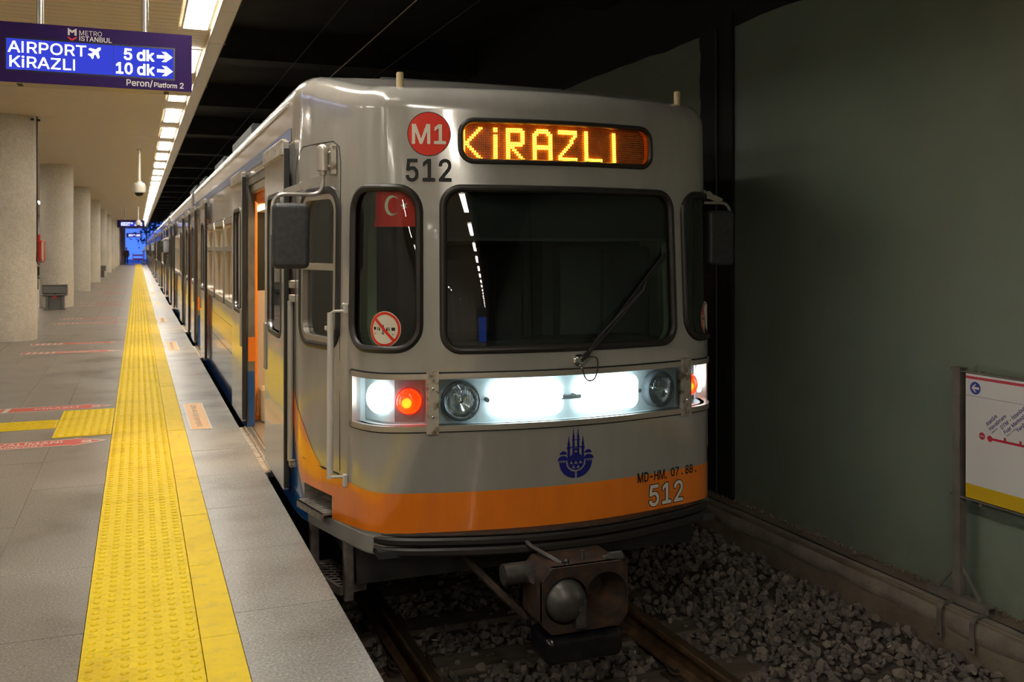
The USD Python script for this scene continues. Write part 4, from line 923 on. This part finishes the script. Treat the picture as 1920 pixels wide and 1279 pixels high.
# columns
cproto = None
for k in range(-9, 10):
    y = 18.42 + 10.35 * k + .42
    lab = ("%s round rough-plastered column along the platform" % ORD[k]) if k >= 0 else "round plastered column behind the photographer"
    if cproto is None:
        c = thing("column", lab, "column", (-2.085, y, 0), "plastered columns" if k < 0 else "round columns along the platform"); prof = [(0, 0), (.425, 0), (.428, .03)] + [(.428 - .012 * t + .005 * math.sin(9 * t), .03 + t * (CEIL - .05)) for t in np.linspace(0, 1, 24)] + [(.415, CEIL), (0, CEIL)]
        obj("shaft", lathe(prof, 40, (-2.085, y, 0)), "column_plaster", c, smooth=40); cproto = c
    else: dup(cproto, (-2.085, y, 0), lab, "round columns along the platform" if k >= 0 else "plastered columns")
pc = thing("cable", "dark cable running down the right side of the nearest column", "cable", (-1.68, 18.63, 1.2))
obj("wire", tube(bend([(-1.64, 18.60, 3.92), (-1.64, 18.60, 3.85), (-1.64, 18.60, 1.55), (-1.645, 18.60, 1.38), (-1.61, 18.66, 1.32), (-1.585, 18.8, 1.42)], .05), .012, 8), "cable_black", pc)
obj("clip", cat(bx(-1.735, -1.68, 18.50, 18.56, 3.84, 3.88, .01), bx(-1.65, -1.59, 18.6, 18.65, 3.84, 3.88, .01)), "cable_black", pc)
fb = thing("red_box", "small red box fixed to the back of the nearest column", "box", (-1.60, 19.2, 1.33))
obj("case", bx(-1.66, -1.56, 18.95, 19.2, 1.36, 1.76, .02), "box_red", fb); obj("bracket", bx(-1.668, -1.63, 19.0, 19.12, 1.42, 1.86, .01), "box_red", fb); obj("door_edge", bx(-1.60, -1.565, 18.94, 18.955, 1.38, 1.74, .003), "decal_cream", fb)
# bins
def bin_(x, y, lab):
    b = thing("waste_bin", lab, "bin", (x, y, 0), "grey metal bins beside the columns")
    obj("body", cat(bx(x - .30, x + .30, y - .16, y + .16, .42, .64, .02), bx(x - .31, x + .31, y - .17, y + .17, .635, .655, .005)), "bin_metal", b)
    obj("tray", cat(bx(x - .31, x + .31, y - .2, y + .2, .355, .43, .05)), "bin_metal", b)
    for s in (-1, 1): obj("leg", bx(x + s * .19 - .035, x + s * .19 + .035, y - .12, y + .12, .02, .37, .01), "bin_metal", b)
    obj("back_plate", bx(x - .16, x + .16, y + .02, y + .05, .02, .37, .005), "bin_metal", b); obj("base_plate", bx(x - .26, x + .26, y - .16, y + .16, 0, .025, .006), "bin_metal", b)
    obj("red_tag", extr(Polygon([(-.045, 0), (.045, 0), (.03, .07), (-.03, .07)]), .012, axes((x, y - .215, .30), (1, 0, 0), (0, 0, 1))), "box_red", b)
    obj("catch", bx(x - .03, x + .03, y - .2, y - .16, .40, .44, .006), "black_iron", b)
bin_(-2.03, 27.95, "grey metal bin with a red tag before the second column"); bin_(-1.98, 58.9, "small far grey bin before the fifth column")
# bench
bn = thing("bench", "black iron bench seen between the first two columns", "bench", (-3.9, 42, 0))
obj("seat", bx(-5.2, -3.55, 41.8, 42.3, .42, .47, .02), "black_iron", bn); obj("backrest", bx(-5.2, -3.55, 42.28, 42.34, .55, .9, .02), "black_iron", bn)
for x in (-5.1, -3.7): obj("leg", cat(sweep(bend([(x, 41.85, 0), (x, 41.95, .42), (x, 42.3, .45), (x, 42.34, .85)], .1), [(-.03, -.02), (.03, -.02), (.03, .02), (-.03, .02)]), tube(bend([(x, 42.35, 0), (x, 42.1, .4), (x, 41.8, .44)], .1), .025, 8)), "black_iron", bn)
# hanging departure boards
def board(yc, near, lab):
    x0, x1, z0, z1, d = -1.04, .377, 2.773, 3.195, .11
    s = thing("departure_board", lab, "sign", ((x0 + x1) / 2, yc, z0), "hanging blue departure boards")
    obj("housing", cat(bx(x0, x1, yc - d + .006, yc + d, z0, z1, .006)), "sign_metal", s)
    T = axes((0, yc - d + .006, 0), (1, 0, 0), (0, 0, 1)); lcd = sbox(-.857, 2.862, .247, 3.080)
    obj("front_plate", extr(sbox(x0, z0, x1, z1).difference(lcd.buffer(.012, join_style=2)), .006, T), "sign_purple", s)
    obj("screen_border", extr(lcd.buffer(.012, join_style=2).difference(lcd), .005, T), "lcd_edge", s)
    obj("screen", extr(lcd, .002, T), "lcd_blue", s)
    for x in (-.654, .051): obj("hanger", cyl((x, yc + .02, z1 - .01), (x, yc + .02, CEIL + .0), .024, 16), "steel_tube", s)
    for x in (-.78, .20):
        for q in (-.035, .03): obj("underside_screw", cyl((x, yc + q, z0 - .004), (x, yc + q, z0 + .002), .02, 12), "black_iron", s)
    P = lambda p, x, z, sx=1: affinity.translate(p, x, z)
    T2 = axes((0, yc - d + .004, 0), (1, 0, 0), (0, 0, 1)); r1, r2 = 2.985, 2.881
    ar = Polygon([(0, .012), (.058, .012), (.033, .037), (.064, .037), (.110, 0), (.064, -.037), (.033, -.037), (.058, -.012), (0, -.012)])
    pl = Polygon([(0, .055), (.009, .045), (.010, .018), (.05, -.008), (.05, -.02), (.010, -.006), (.008, -.034), (.022, -.046), (.022, -.055), (0, -.049), (-.022, -.055), (-.022, -.046), (-.008, -.034), (-.010, -.006), (-.05, -.02), (-.05, -.008), (-.010, .018), (-.009, .045)]).buffer(.004)
    tx_ = lambda t, w, x, r: P(text_poly(t, .077, len(t) < 3, w).buffer(.0015), x, r)
    for nm, q, lb in (("destination_lettering", [tx_("AIRPORT", .500, -.845, r1), P(affinity.rotate(affinity.scale(pl, .85, .85, origin=(0, 0)), -45, origin=(0, 0)), -.284, r1 + .036)], "white AIRPORT with an aeroplane"), ("destination_lettering", [tx_("KiRAZLI", .415, -.835, r2)], "white KiRAZLI"),
                  ("time_lettering", [tx_("5", .055, -.092, r1), tx_("dk", .118, -.004, r1)], "white 5 dk"), ("time_lettering", [tx_("10", .112, -.146, r2), tx_("dk", .118, -.002, r2)], "white 10 dk"), ("direction_arrow", [P(ar, .132, r1 + .036)], None), ("direction_arrow", [P(ar, .134, r2 + .036)], None)):
        obj(nm, extr(unary_union(q), .0015, T2), "lcd_text", s, label=lb)
    if near:
        for q in (-.552, -.165): obj("screen_seam", extr(sbox(q, 2.862, q + .002, 3.080), .0005, T2), "lcd_edge", s)
        T3 = axes((0, yc - d - .0005, 0), (1, 0, 0), (0, 0, 1))
        M1 = Polygon([(0, 0), (0, .052), (.029, .034), (.058, .052), (.058, 0), (.044, 0), (.044, .026), (.029, .016), (.014, .026), (.014, 0)])
        chev = Polygon([(0, -.006), (0, -.020), (.029, -.040), (.058, -.020), (.058, -.006), (.029, -.026)])
        obj("operator_mark", extr(unary_union([P(M1, -.465, 3.130), P(text_poly("METRO", .033, False, .150), -.390, 3.137), P(text_poly("İSTANBUL", .033, True, .215), -.390, 3.096)]), .0008, T3), "sign_print", s)
        obj("red_chevron", extr(P(chev, -.465, 3.130), .0008, T3), "sign_print_red", s)
        obj("platform_lettering", extr(unary_union([P(text_poly("Peron/", .044, True, .180), -.076, 2.795), P(text_poly("Platform", .033, True, .160), .113, 2.795), P(text_poly("2", .040, True), .292, 2.795)]), .0008, T3), "sign_print", s)
        obj("loose_cable", cat(tube(bend([(.09, yc, z1), (.11, yc, z1 + .02), (.15, yc, z1 + .012), (.17, yc, z1)], .02), .005, 6), tube(bend([(-.73, yc, z1), (-.72, yc, z1 + .025), (-.68, yc, z1 + .012)], .02), .004, 6)), "cable_black", s)
board(7.62, True, "large blue departure board hanging at the top left, nearest"); board(56.5, False, "small far departure board hanging behind the dome camera"); board(103., False, "farthest tiny departure board at the end of the platform")
# dome cameras
def domecam(y, lab):
    x = .035; c = thing("dome_camera", lab, "camera", (x, y, 2.83), "white dome cameras on ceiling poles")
    obj("pole", cat(cyl((x, y, 3.2), (x, y, 3.6), .034, 14, .028), cyl((x, y, 3.6), (x, y, CEIL), .028, 14, .02), cyl((x, y, CEIL - .02), (x, y, CEIL), .06, 16)), "cam_white", c)
    obj("housing", lathe([(0, .36), (.05, .36), (.06, .33), (.125, .29), (.148, .24), (.150, .10), (.142, .085), (0, .085)], 28, (x, y, 2.83)), "cam_white", c)
    obj("dome", lathe([(0, .0), (.04, .004), (.08, .03), (.10, .07), (.10, .09), (0, .09)], 24, (x, y, 2.83)), "smoke_dome", c)
domecam(23.93, "white dome camera on a ceiling pole, the nearer one"); domecam(56.0, "white dome camera on a ceiling pole, in front of the far departure board")
# left wall of the hall
struct("wall_left", bx(-6.5, -6.2, YA, YB, 0, CEIL + .3), "wall_grey"); 
struct("wall_front", cat(bx(-6.2, -1.25, YB - 5.2, YB - 5.0, 0, CEIL), bx(.85, 1.0, YB - 6, YB - 5.0, -.9, CEIL + .7)), "wall_grey")
struct("wall_back", cat(bx(-6.2, -1.9, YA - .2, YA, 0, CEIL), bx(-1.9, .85, YA - .2, YA, 2.9, CEIL)), "wall_grey"); struct("wall_back_track", bx(.85, 4.9, YA - .2, YA, -1.2, CEIL + .8), "tunnel_black")
# track side
CY = 4.60
struct("ceiling_track", bx(.93, 4.95, YA, YB - 6, CY, CY + .25), "tunnel_black", label="black ceiling over the track")
for k, y in enumerate(np.arange(-97, 100, 4.6)):
    struct("roof_beam", bx(.95, 4.9, y, y + .45, CY - .42, CY), "tunnel_black", label="black concrete beam across the track ceiling")
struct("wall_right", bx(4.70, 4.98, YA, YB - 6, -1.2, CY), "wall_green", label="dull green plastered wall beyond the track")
def jag(y0, y1, n, amp, seed):
    r = np.random.default_rng(seed); t = np.linspace(y0, y1, n); return t, np.cumsum(r.normal(0, amp * .4, n)) * .3 + r.normal(0, amp, n)
t, q = jag(YA, YB - 6, 700, .012, 3)
struct("black_paint_top", extr(Polygon([(a, 3.48 + b * .7) for a, b in zip(t, q)] + [(YB - 6, CY), (YA, CY)]).buffer(0), .004, axes((4.696, 0, 0), (0, 1, 0), (0, 0, 1))), "black_paint", label="black painted band along the top of the green wall")
def stripe(y0, y1, seed):
    t, q = jag(-.52, 3.6, 60, .006, seed); _, q2 = jag(-.52, 3.6, 60, .003, seed + 1)
    return Polygon([(y0 + b * .4, a) for a, b in zip(t, q2)] + [(y1 + b, a) for a, b in list(zip(t, q))[::-1]]).buffer(0)
for k, y in enumerate((6.82, 21.0, 35.2, -7.4)):
    pl = struct("pilaster", extr(stripe(y, y + .49, 11 + k), .03, axes((4.67, 0, 0), (0, 1, 0), (0, 0, 1))), "black_paint", label="black painted upright strip on the green wall")
    obj("conduit", tube([(4.655, y + .21, -.5), (4.655, y + .21, 3.5)], .012, 8), "cable_black", pl)
rr = np.random.default_rng(5); yy = np.linspace(YA, 40, 480)
cb = struct("curb", cat(bx(4.47, 4.72, YA, YB - 6, -1.2, -.60), sweep([(4.585, y, -.57 + (.004 * rr.normal())) for y in np.linspace(YA, 60, 700)], [(-.115, -.06), (.125, -.06), (.125, .055), (-.085, .055), (-.108, .045), (-.122, .02)][::-1], up=(0, 0, 1)) if False else bx(4.47, 4.70, YA, YB - 6, -.60, -.522, .006)), "concrete", label="dusty concrete ledge at the foot of the green wall")
ys = np.linspace(1.5, 9.5, 260); cap_v = []; prof0 = np.array([(4.475, -.66), (4.458, -.635), (4.455, -.60), (4.462, -.560), (4.478, -.530), (4.50, -.519), (4.535, -.517), (4.535, -.66)])
for y in ys:
    dn = meshkit.fbm(np.array([[a * 9, y * 3.2, b * 9] for a, b in prof0]), 4, 3) - .5
    cap_v.append(np.stack([prof0[:, 0] + dn * .020, np.full(8, y), prof0[:, 1] + dn * .018], 1))
cap_v = np.array(cap_v).reshape(-1, 3); N, K = len(ys), 8; ii, kk = np.meshgrid(np.arange(N - 1), np.arange(K), indexing="ij"); ll = (kk + 1) % K
cf = np.stack([ii * K + kk, (ii + 1) * K + kk, (ii + 1) * K + ll, ii * K + ll], -1).reshape(-1, 4); capm = trimesh.Trimesh(cap_v, np.vstack([cf[:, [0, 1, 2]], cf[:, [0, 2, 3]]]), process=False)
if capm.volume < 0: capm.invert()
obj("ledge_cap", capm, "concrete_cap", cb)
obj("ledge_cable", tube([(4.536 + .005 * math.sin(y * 2.3) + .003 * math.sin(y * 7), y, -.515) for y in np.linspace(1.5, 12, 120)], .0055, 6), "cable_black", cb)
# debris along the wall's foot
dv = []
for k in range(420):
    y = rng.uniform(2.5, 7.5); r = rng.uniform(.004, .014); m = trimesh.creation.icosphere(1, r); m.vertices *= rng.uniform(.6, 1.2, (1, 3)); m.apply_translation((4.70 - abs(rng.normal(0, .022)) - .003, y, -.522 + r * .5)); dv.append(m)
obj("crumbs", cat(dv), "concrete", cb, kind="stuff")
# bent straps over the ledge
for k, y in enumerate((4.36, 4.12)):
    st_ = obj("strap", sweep(bend([(4.60, y, -.516), (4.50, y, -.508), (4.44, y, -.55), (4.44, y, -.71)], .05), [(-.018, -.003), (.018, -.003), (.018, .003), (-.018, .003)], up=(1, 0, .001)), "rust", None, label=("bent iron strap over the ledge, the one farther from the viewer", "bent iron strap over the ledge, the one nearer the viewer")[k], cat=None) if False else None
    s_ = thing("iron_strap", ("bent iron strap over the ledge, the left one of two", "bent iron strap over the ledge, the right one of two")[k], "bracket", (4.48, y, -.6))
    pth = bend([(4.60, y, -.514), (4.47, y, -.512), (4.444, y, -.54), (4.444, y, -.715)], .03); pv = np.array([[(p[0], p[1] - .018, p[2]), (p[0], p[1] + .018, p[2])] for p in pth]); pv = pv.reshape(-1, 3)
    off_ = np.array([(-.0035, 0, .0035)]); vv = np.vstack([pv, pv + off_]); n_ = len(pth); ff = []
    for i in range(n_ - 1):
        a, b, c, d = 2 * i, 2 * i + 1, 2 * i + 3, 2 * i + 2; o_ = 2 * n_; ff += [(a, b, c), (a, c, d), (a + o_, c + o_, b + o_), (a + o_, d + o_, c + o_), (a, d, d + o_), (a, d + o_, a + o_), (b, b + o_, c + o_), (b, c + o_, c)]
    m = trimesh.Trimesh(vv, ff, process=False); obj("band", m, "post_steel", s_, smooth=False); obj("bolt", cyl((4.442, y, -.69), (4.432, y, -.69), .008, 8), "rust", s_)
# line map board on its posts
mb = thing("route_map", "white route map board with red and yellow edges on a steel frame", "sign", (4.60, 3.4, -.522))
for y in (4.35, 2.30):
    p = obj("post", cat(bx(4.565, 4.615, y - .028, y + .028, -.49, .885), bx(4.558, 4.622, y - .036, y + .036, .883, .892)), "post_steel", mb)
    obj("foot_bar", extr(sbox(-.035, 0, .035, .05).difference(sbox(-.028, .006, .028, .044)), .46, axes((4.590, y + .22, -.522), (1, 0, 0), (0, 0, 1))), "post_steel", p)
    for a in (-.16, .16): obj("brace", sweep([(4.59, y + a, -.475), (4.59, y + a * .12, -.30)], [(-.008, -.004), (.008, -.004), (.008, .004), (-.008, .004)], up=(1, 0, 0)), "post_steel", p)
T = axes((4.574, 0, 0), (0, -1, 0), (0, 0, 1)); X0, X1 = -4.285, -2.36
obj("frame", cat(bx(4.575, 4.60, 2.36, 4.285, .128, .866, .003), bx(4.57, 4.605, 2.28, 4.40, .868, .876), bx(4.57, 4.605, 2.28, 4.40, .118, .126), bx(4.575, 4.60, 4.17, 4.19, .10, .118), bx(4.575, 4.60, 4.17, 4.2, .874, .884)), "post_steel", mb)
obj("panel", extr(sbox(X0, .215, X1, .835), .002, T), "board_white", mb); obj("panel_top", extr(sbox(X0, .851, X1, .864), .002, T), "board_white", mb)
obj("red_edge", extr(sbox(X0, .835, X1, .851), .002, T), "board_red", mb); obj("yellow_edge", extr(sbox(X0, .132, X1, .215), .002, T), "board_yellow", mb)
T2 = axes((4.5718, 0, 0), (0, -1, 0), (0, 0, 1)); fit = lambda px_, py_: None
bxy = lambda u, v: (X0 + u, .864 - v)
ac = bxy(.070, .080); circle_ = Point(*ac).buffer(.037, quad_segs=14)
arw = affinity.translate(Polygon([(-.028, 0), (-.004, .024), (.008, .024), (-.008, .007), (.028, .007), (.028, -.007), (-.008, -.007), (.008, -.024), (-.004, -.024)]), *ac)
obj("arrow_disc", extr(circle_.difference(arw), .0006, T2), "board_blue", mb); obj("panel_seam", extr(sbox(X0, .735, X1, .737), .0004, T2), "post_steel", mb)
ly = .506; st_x = [.173, .275, .378, .48, .58, .68, .78, .88, .98, 1.08, 1.18, 1.28, 1.38, 1.48, 1.58, 1.68, 1.78]
ln = [sbox(X0 + .173, ly - .007, X1 - .1, ly + .007), Point(X0 + .173, ly).buffer(.018)] + [sbox(X0 + q - .007, ly, X0 + q + .007, ly + .024) for q in st_x[1:]]
mc = Point(X0 + .118, ly + .006).buffer(.021, quad_segs=12); mt = affinity.translate(text_poly("M1A", .012, True, .030), X0 + .103, ly)
obj("line_diagram", extr(unary_union(ln + [mc.difference(mt)]), .0006, T2), "board_red", mb)
names = [("Atatürk", "Havalimanı", "(Airport)"), ("DTM - İstanbul", "Fuar Merkezi", "(Expo Center)"), ("Yenibosna", "", ""), ("Ataköy", "Şirinevler", ""), ("Bahçelievler", "", ""), ("Bakırköy", "İncirli", ""), ("Zeytinburnu", "", ""), ("Merter", "", ""), ("Davutpaşa", "YTÜ", ""), ("Terazidere", "", ""), ("Otogar", "", ""), ("Kocatepe", "", ""), ("Sağmalcılar", "", ""), ("Bayrampaşa", "Maltepe", ""), ("Ulubatlı", "", ""), ("Emniyet", "Fatih", ""), ("Aksaray", "", "")]
tx = []
for (a, b, c), q in zip(names, st_x):
    grp = [affinity.translate(text_poly(a, .021, True), 0, .032)] + ([affinity.translate(text_poly(b, .021, True), 0, 0)] if b else []) + ([affinity.translate(text_poly(c, .010, False), 0, -.018)] if c else [])
    tx.append(affinity.translate(affinity.rotate(unary_union(grp), 42, origin=(0, 0)), X0 + q + .003, ly + .045))
obj("station_names", extr(unary_union(tx).intersection(sbox(X0, .22, X1, .73)), .0006, T2), "board_text", mb)
# track
gd = struct("trackbed", bx(.83, 4.5, YA, YB - 6, -1.1, -.925), "ballast_soil", label="dark stony bed of the track")
for k, x in enumerate((1.505, 3.005)):
    r = thing("rail", ("rusty rail under the platform side of the train", "rusty rail on the wall side, running out below the coupler")[k], "rail", (x, 0, -.895))
    prof = [(-.062, -.16), (.062, -.16), (.062, -.148), (.012, -.128), (.009, -.05), (.034, -.035), (.036, -.008), (.030, 0), (-.030, 0), (-.036, -.008), (-.034, -.035), (-.009, -.05), (-.012, -.128), (-.062, -.148)]
    mm = sweep([(x, YA, -.732), (x, YB + 40, -.732)], [(a, b) for a, b in prof], up=(0, 0, 1)); obj("rail_body", mm, "rail_side", r, smooth=False)
    obj("running_surface", bx(x - .024, x + .024, YA, YB + 40, -.7325, -.7305), "rail_top", r)
clip = None
for k in range(13):
    y = 2.55 + .66 * k + .30; s_ = thing("sleeper", ("%s sleeper bedded in the ballast under the rails" % nth(k)), "sleeper", (2.255, y, -1.0), "timber sleepers under the rails")
    obj("beam", bx(1.02, 3.50, y - .125, y + .125, -1.04, -.895, .015), "sleeper_wood", s_)
    for x in (1.505, 3.005):
        cl_ = [bx(*sorted((x + q * .066, x + q * .15)), y - .07, y + .07, -.894, -.880, .004) for q in (-1, 1)]
        for q in (-1, 1): cl_ += [cyl((x + q * .095, y - .03, -.888), (x + q * .095, y - .03, -.84), .014, 8), tube(bend([(x + q * .082, y + .045, -.87), (x + q * .12, y + .05, -.84), (x + q * .13, y - .03, -.855), (x + q * .082, y - .045, -.865)], .03), .009, 6)]
        obj("rail_clip", cat(cl_), "rust", s_)
# ballast: the stones that show largest one by one, the rest scattered
def stone(seed):
    r = np.random.default_rng(seed); p = r.normal(size=(13, 3)); p /= np.linalg.norm(p, axis=1, keepdims=True); p *= r.uniform(.75, 1.1, (13, 1)) * np.array([1.15, .95, .75]); return trimesh.convex.convex_hull(p)
PRO = [stone(40 + k) for k in range(8)]; SM = ["stone_brown", "stone_dark", "stone_pale", "stone_grey"]
def top(x, y):
    t = np.clip((x - 3.15) / 1.2, 0, 1); return -.905 + .14 * t * t * (3 - 2 * t) + .035 * (meshkit.fbm(np.stack([x * 2.2, y * 2.2, x * 0], -1), 3, 5) - .5)
NS = 12500
px_ = rng.uniform(.93, 4.455, NS); py_ = rng.uniform(2.3, 10.5, NS); rad = rng.uniform(.019, .043, NS); lay = rng.uniform(-.035, .012, NS)
keep = (np.abs(px_ - 1.505) > .085) & (np.abs(px_ - 3.005) > .085)
ph = (py_ - 2.85 + .33) % .66 - .33; onsl = (np.abs(ph) < .135) & (px_ > 1.0) & (px_ < 3.52); keep &= ~(onsl & (rng.uniform(size=NS) < .62))
px_, py_, rad, lay = px_[keep], py_[keep], rad[keep], lay[keep]
pz_ = top(px_, py_) + lay
fwv, rtv = np.array([sn, cs, 0]), np.array([cs, -sn, 0]); Dp = px_ * sn + py_ * cs; uu = 960 + FPX * (px_ * cs - py_ * sn) / Dp; vv = 467 + FPX * (EYE - pz_) / Dp
inview = (uu > 760) & (uu < 1950) & (vv < 1300) & (lay > -.012); score = np.where(inview, rad / Dp, 0); big = np.argsort(-score)[:290]
qs = rng.normal(size=(len(px_), 4)); qs /= np.linalg.norm(qs, axis=1, keepdims=True)
def rotm(q): return trimesh.transformations.quaternion_matrix(q)
soil = []
gx, gy = np.meshgrid(np.linspace(.9, 4.47, 60), np.linspace(2.2, 10.6, 120), indexing="ij"); gz = top(gx, gy) - .035; gi, gj = np.meshgrid(np.arange(59), np.arange(119), indexing="ij")
qf = np.stack([gi * 120 + gj, (gi + 1) * 120 + gj, (gi + 1) * 120 + gj + 1, gi * 120 + gj + 1], -1).reshape(-1, 4)
obj("ballast_heap", (np.stack([gx, gy, gz], -1).reshape(-1, 3), np.vstack([qf[:, [0, 1, 2]], qf[:, [0, 2, 3]]])), "ballast_soil", gd, smooth=True)
for i in big:
    m = PRO[i % 8].copy(); m.apply_transform(rotm(qs[i])); m.vertices *= rad[i]; m.apply_translation((px_[i], py_[i], pz_[i])); obj("stone", m, SM[(i * 7) % 4], gd, smooth=False)
rest = np.setdiff1d(np.arange(len(px_)), big)
pi = UsdGeom.PointInstancer.Define(stage, str(gd.GetPath()) + "/loose_stones"); tag(pi, kind="stuff")
for k in range(8): usdkit.mesh(stage, str(pi.GetPath()) + "/stone_shape_%d" % k, PRO[k], MT[SM[k % 4]]); pi.CreatePrototypesRel().AddTarget(str(pi.GetPath()) + "/stone_shape_%d" % k)
pi.CreateProtoIndicesAttr(Vt.IntArray([int(i % 8) for i in rest])); pi.CreatePositionsAttr(Vt.Vec3fArray.FromNumpy(np.stack([px_, py_, pz_], 1)[rest].astype(np.float32)))
pi.CreateScalesAttr(Vt.Vec3fArray.FromNumpy(np.repeat(rad[rest][:, None], 3, 1).astype(np.float32))); pi.CreateOrientationsAttr(Vt.QuathArray([Gf.Quath(float(q[0]), float(q[1]), float(q[2]), float(q[3])) for q in qs[rest]]))
# litter
lt = []
for k in range(9):
    x, y = rng.uniform(1.6, 4.3), rng.uniform(3.0, 6.0); a = rng.uniform(0, 3.14); z = float(top(np.array([x]), np.array([y]))[0]) + .03; d = np.array([math.cos(a), math.sin(a), .1]) * .018; lt.append(cyl(np.array([x, y, z]) - d, np.array([x, y, z]) + d, .0028, 7))
obj("litter", cat(lt), "sticker_white", gd, kind="stuff")
# overhead wires
for x, z, r_, lab in ((2.255, 3.76, .007, "thin contact wire above the middle of the train"), (1.9, 4.02, .005, "thin dark feeder wire beside the contact wire"), (3.1, 4.02, .005, "thin dark feeder wire on the wall side of the contact wire")):
    w_ = thing("overhead_wire", lab, "wire", (x, 40, z)); obj("strand", tube([(x, YA, z), (x, YB - 6, z)], r_, 6), "cable_black" if x != 2.255 else "rail_top", w_)
    obj("hanger_rod", cat(*[cyl((x, y, z), (x, y, CY - .42), .006, 6) for y in np.arange(-6.0 + .2, 100, 4.6 * 2)]), "cable_black", w_)
# far end
pe = thing("person", "person in a dark jacket and trousers standing far down the platform", "person", (-1.1, 108., 0))
def hull_chain(parts):
    ms = [manifold3d.Manifold.batch_hull([manifold3d.Manifold.sphere(r, 16).translate([float(t) for t in p]) for p, r in seg]) for seg in parts]; m = ms[0]
    for q in ms[1:]: m = m + q
    mm = m.to_mesh(); t_ = trimesh.Trimesh(mm.vert_properties[:, :3], mm.tri_verts); return t_
hx, hy = -1.1, 108.
J = lambda x, y, z: (hx + x, hy + y, z)
body = hull_chain([[(J(0, 0, 1.60), .085), (J(0, -.02, 1.68), .088)], [(J(0, 0, 1.40), .055), (J(0, 0, 1.56), .055)], [(J(-.15, 0, 1.36), .07), (J(.15, 0, 1.36), .07), (J(-.1, 0, .95), .10), (J(.1, 0, .95), .10)]] +
    [s for q in (-1, 1) for s in ([(J(q * .19, 0, 1.36), .055), (J(q * .25, 0, 1.08), .045)], [(J(q * .25, 0, 1.08), .042), (J(q * .24, -.06, .85), .034)], [(J(q * .24, -.06, .85), .03), (J(q * .24, -.08, .74), .034)], [(J(q * .09, 0, .92), .085), (J(q * .10, 0, .50), .06)], [(J(q * .10, 0, .50), .058), (J(q * .11, .02, .09), .042)], [(J(q * .11, .02, .06), .045), (J(q * .12, -.14, .04), .038)])])
obj("body", body, "skin", pe, smooth=50)
obj("jacket", hull_chain([[(J(-.16, 0, 1.38), .085), (J(.16, 0, 1.38), .085), (J(-.13, 0, .88), .125), (J(.13, 0, .88), .125)]] + [s for q in (-1, 1) for s in ([(J(q * .19, 0, 1.36), .07), (J(q * .25, 0, 1.08), .06)], [(J(q * .25, 0, 1.08), .06), (J(q * .24, -.05, .88), .05)])]), "coat_cloth", pe, smooth=50)
obj("trousers", hull_chain([s for q in (-1, 1) for s in ([(J(q * .09, 0, .92), .10), (J(q * .10, 0, .50), .078)], [(J(q * .10, 0, .50), .078), (J(q * .11, .02, .08), .062)])]), "trouser_cloth", pe, smooth=50)
obj("hair", hull_chain([[(J(0, .02, 1.70), .09), (J(0, .04, 1.64), .08)]]), "hair_dark", pe, smooth=50)
br = thing("end_barrier", "red and white barrier closing off the platform end", "barrier", (.0, 109.5, 0))
for x in (-.45, .5): obj("post", cyl((x, 109.5, 0), (x, 109.5, 1.15), .04, 10), "white_paint", br)
for z in (.45, .85): obj("rail_board", bx(-.5, .55, 109.47, 109.53, z, z + .16), "box_red", br)
gl = thing("globe_post", "short post with white globes at the platform end", "post", (.62, 107.5, 0)); obj("shaft", cyl((.62, 107.5, 0), (.62, 107.5, 1.3), .05, 10), "black_iron", gl); 
for z in (.18, 1.36): obj("globe", sph((.62, 107.5, z), .15, 2), "board_white", gl)
# outside, beyond the tunnel mouth and behind the photographer
struct("ground_outside", cat(bx(-60, 60, YB - 5, 260, -1.4, -1.0), bx(-60, 60, -220, YA - 1, -1.4, -1.0)), "facade")
for k, (x, y, h) in enumerate(((8, 160, 9), (15, 175, 12), (3.5, 205, 8))):
    tr_ = thing("tree", "%s dark tree beyond the far tunnel mouth" % nth(k), "tree", (x, y, -1), "trees beyond the far tunnel mouth"); obj("trunk", cyl((x, y, -1), (x, y, h * .5), .25, 10, .15), "bark", tr_)
    pts = rng.normal(size=(500, 3)) * [h * .2, h * .2, h * .22] + [x, y, h * .62]; tri = rng.normal(0, .35, (500, 3, 3)) + pts[:, None]; obj("crown", (tri.reshape(-1, 3), np.arange(1500).reshape(-1, 3), None), "leaf_dark", tr_)
# ================================================================== the train
car = thing("metro_car", "silver front car with lit amber KİRAZLI display, number 512 and glowing lamps", "train", (TC, 4.8, -.73), "cars of the waiting train")
half_car(car, False, True); coupler(Half(car, False)); half_car(car, True, False)
bel = lambda c, o: obj("articulation_bellows", cat(*[bx(TC - 1.28 - .02 * (k % 2), TC + 1.28 + .02 * (k % 2), 17.75 + .1 * k, 17.85 + .1 * k, -.06, 2.66) for k in range(9)]), "rubber_dull", c)
bel(car, 0)
car2 = thing("metro_car", "second silver car of the train, right behind the front car", "train", (TC, 4.8 + 27.3, -.73), "cars of the waiting train"); 
_o = obj
def obj(name, mesh, mat, parent=None, smooth=30, **kw):
    v, f, n = arr(mesh, smooth); v = np.array(v, float); v[:, 1] += 27.3; return _o(name, (v, f, n), mat, parent, smooth, **kw)
half_car(car2, False, False); half_car(car2, True, False); bel(car2, 27.3)
obj = _o
for k, lab in ((2, "third silver car of the train, far along the platform"), (3, "fourth and last silver car of the train, at the platform's far end")): dup(car2, (TC, 4.8 + 27.3 * k, -.73), lab, "cars of the waiting train")
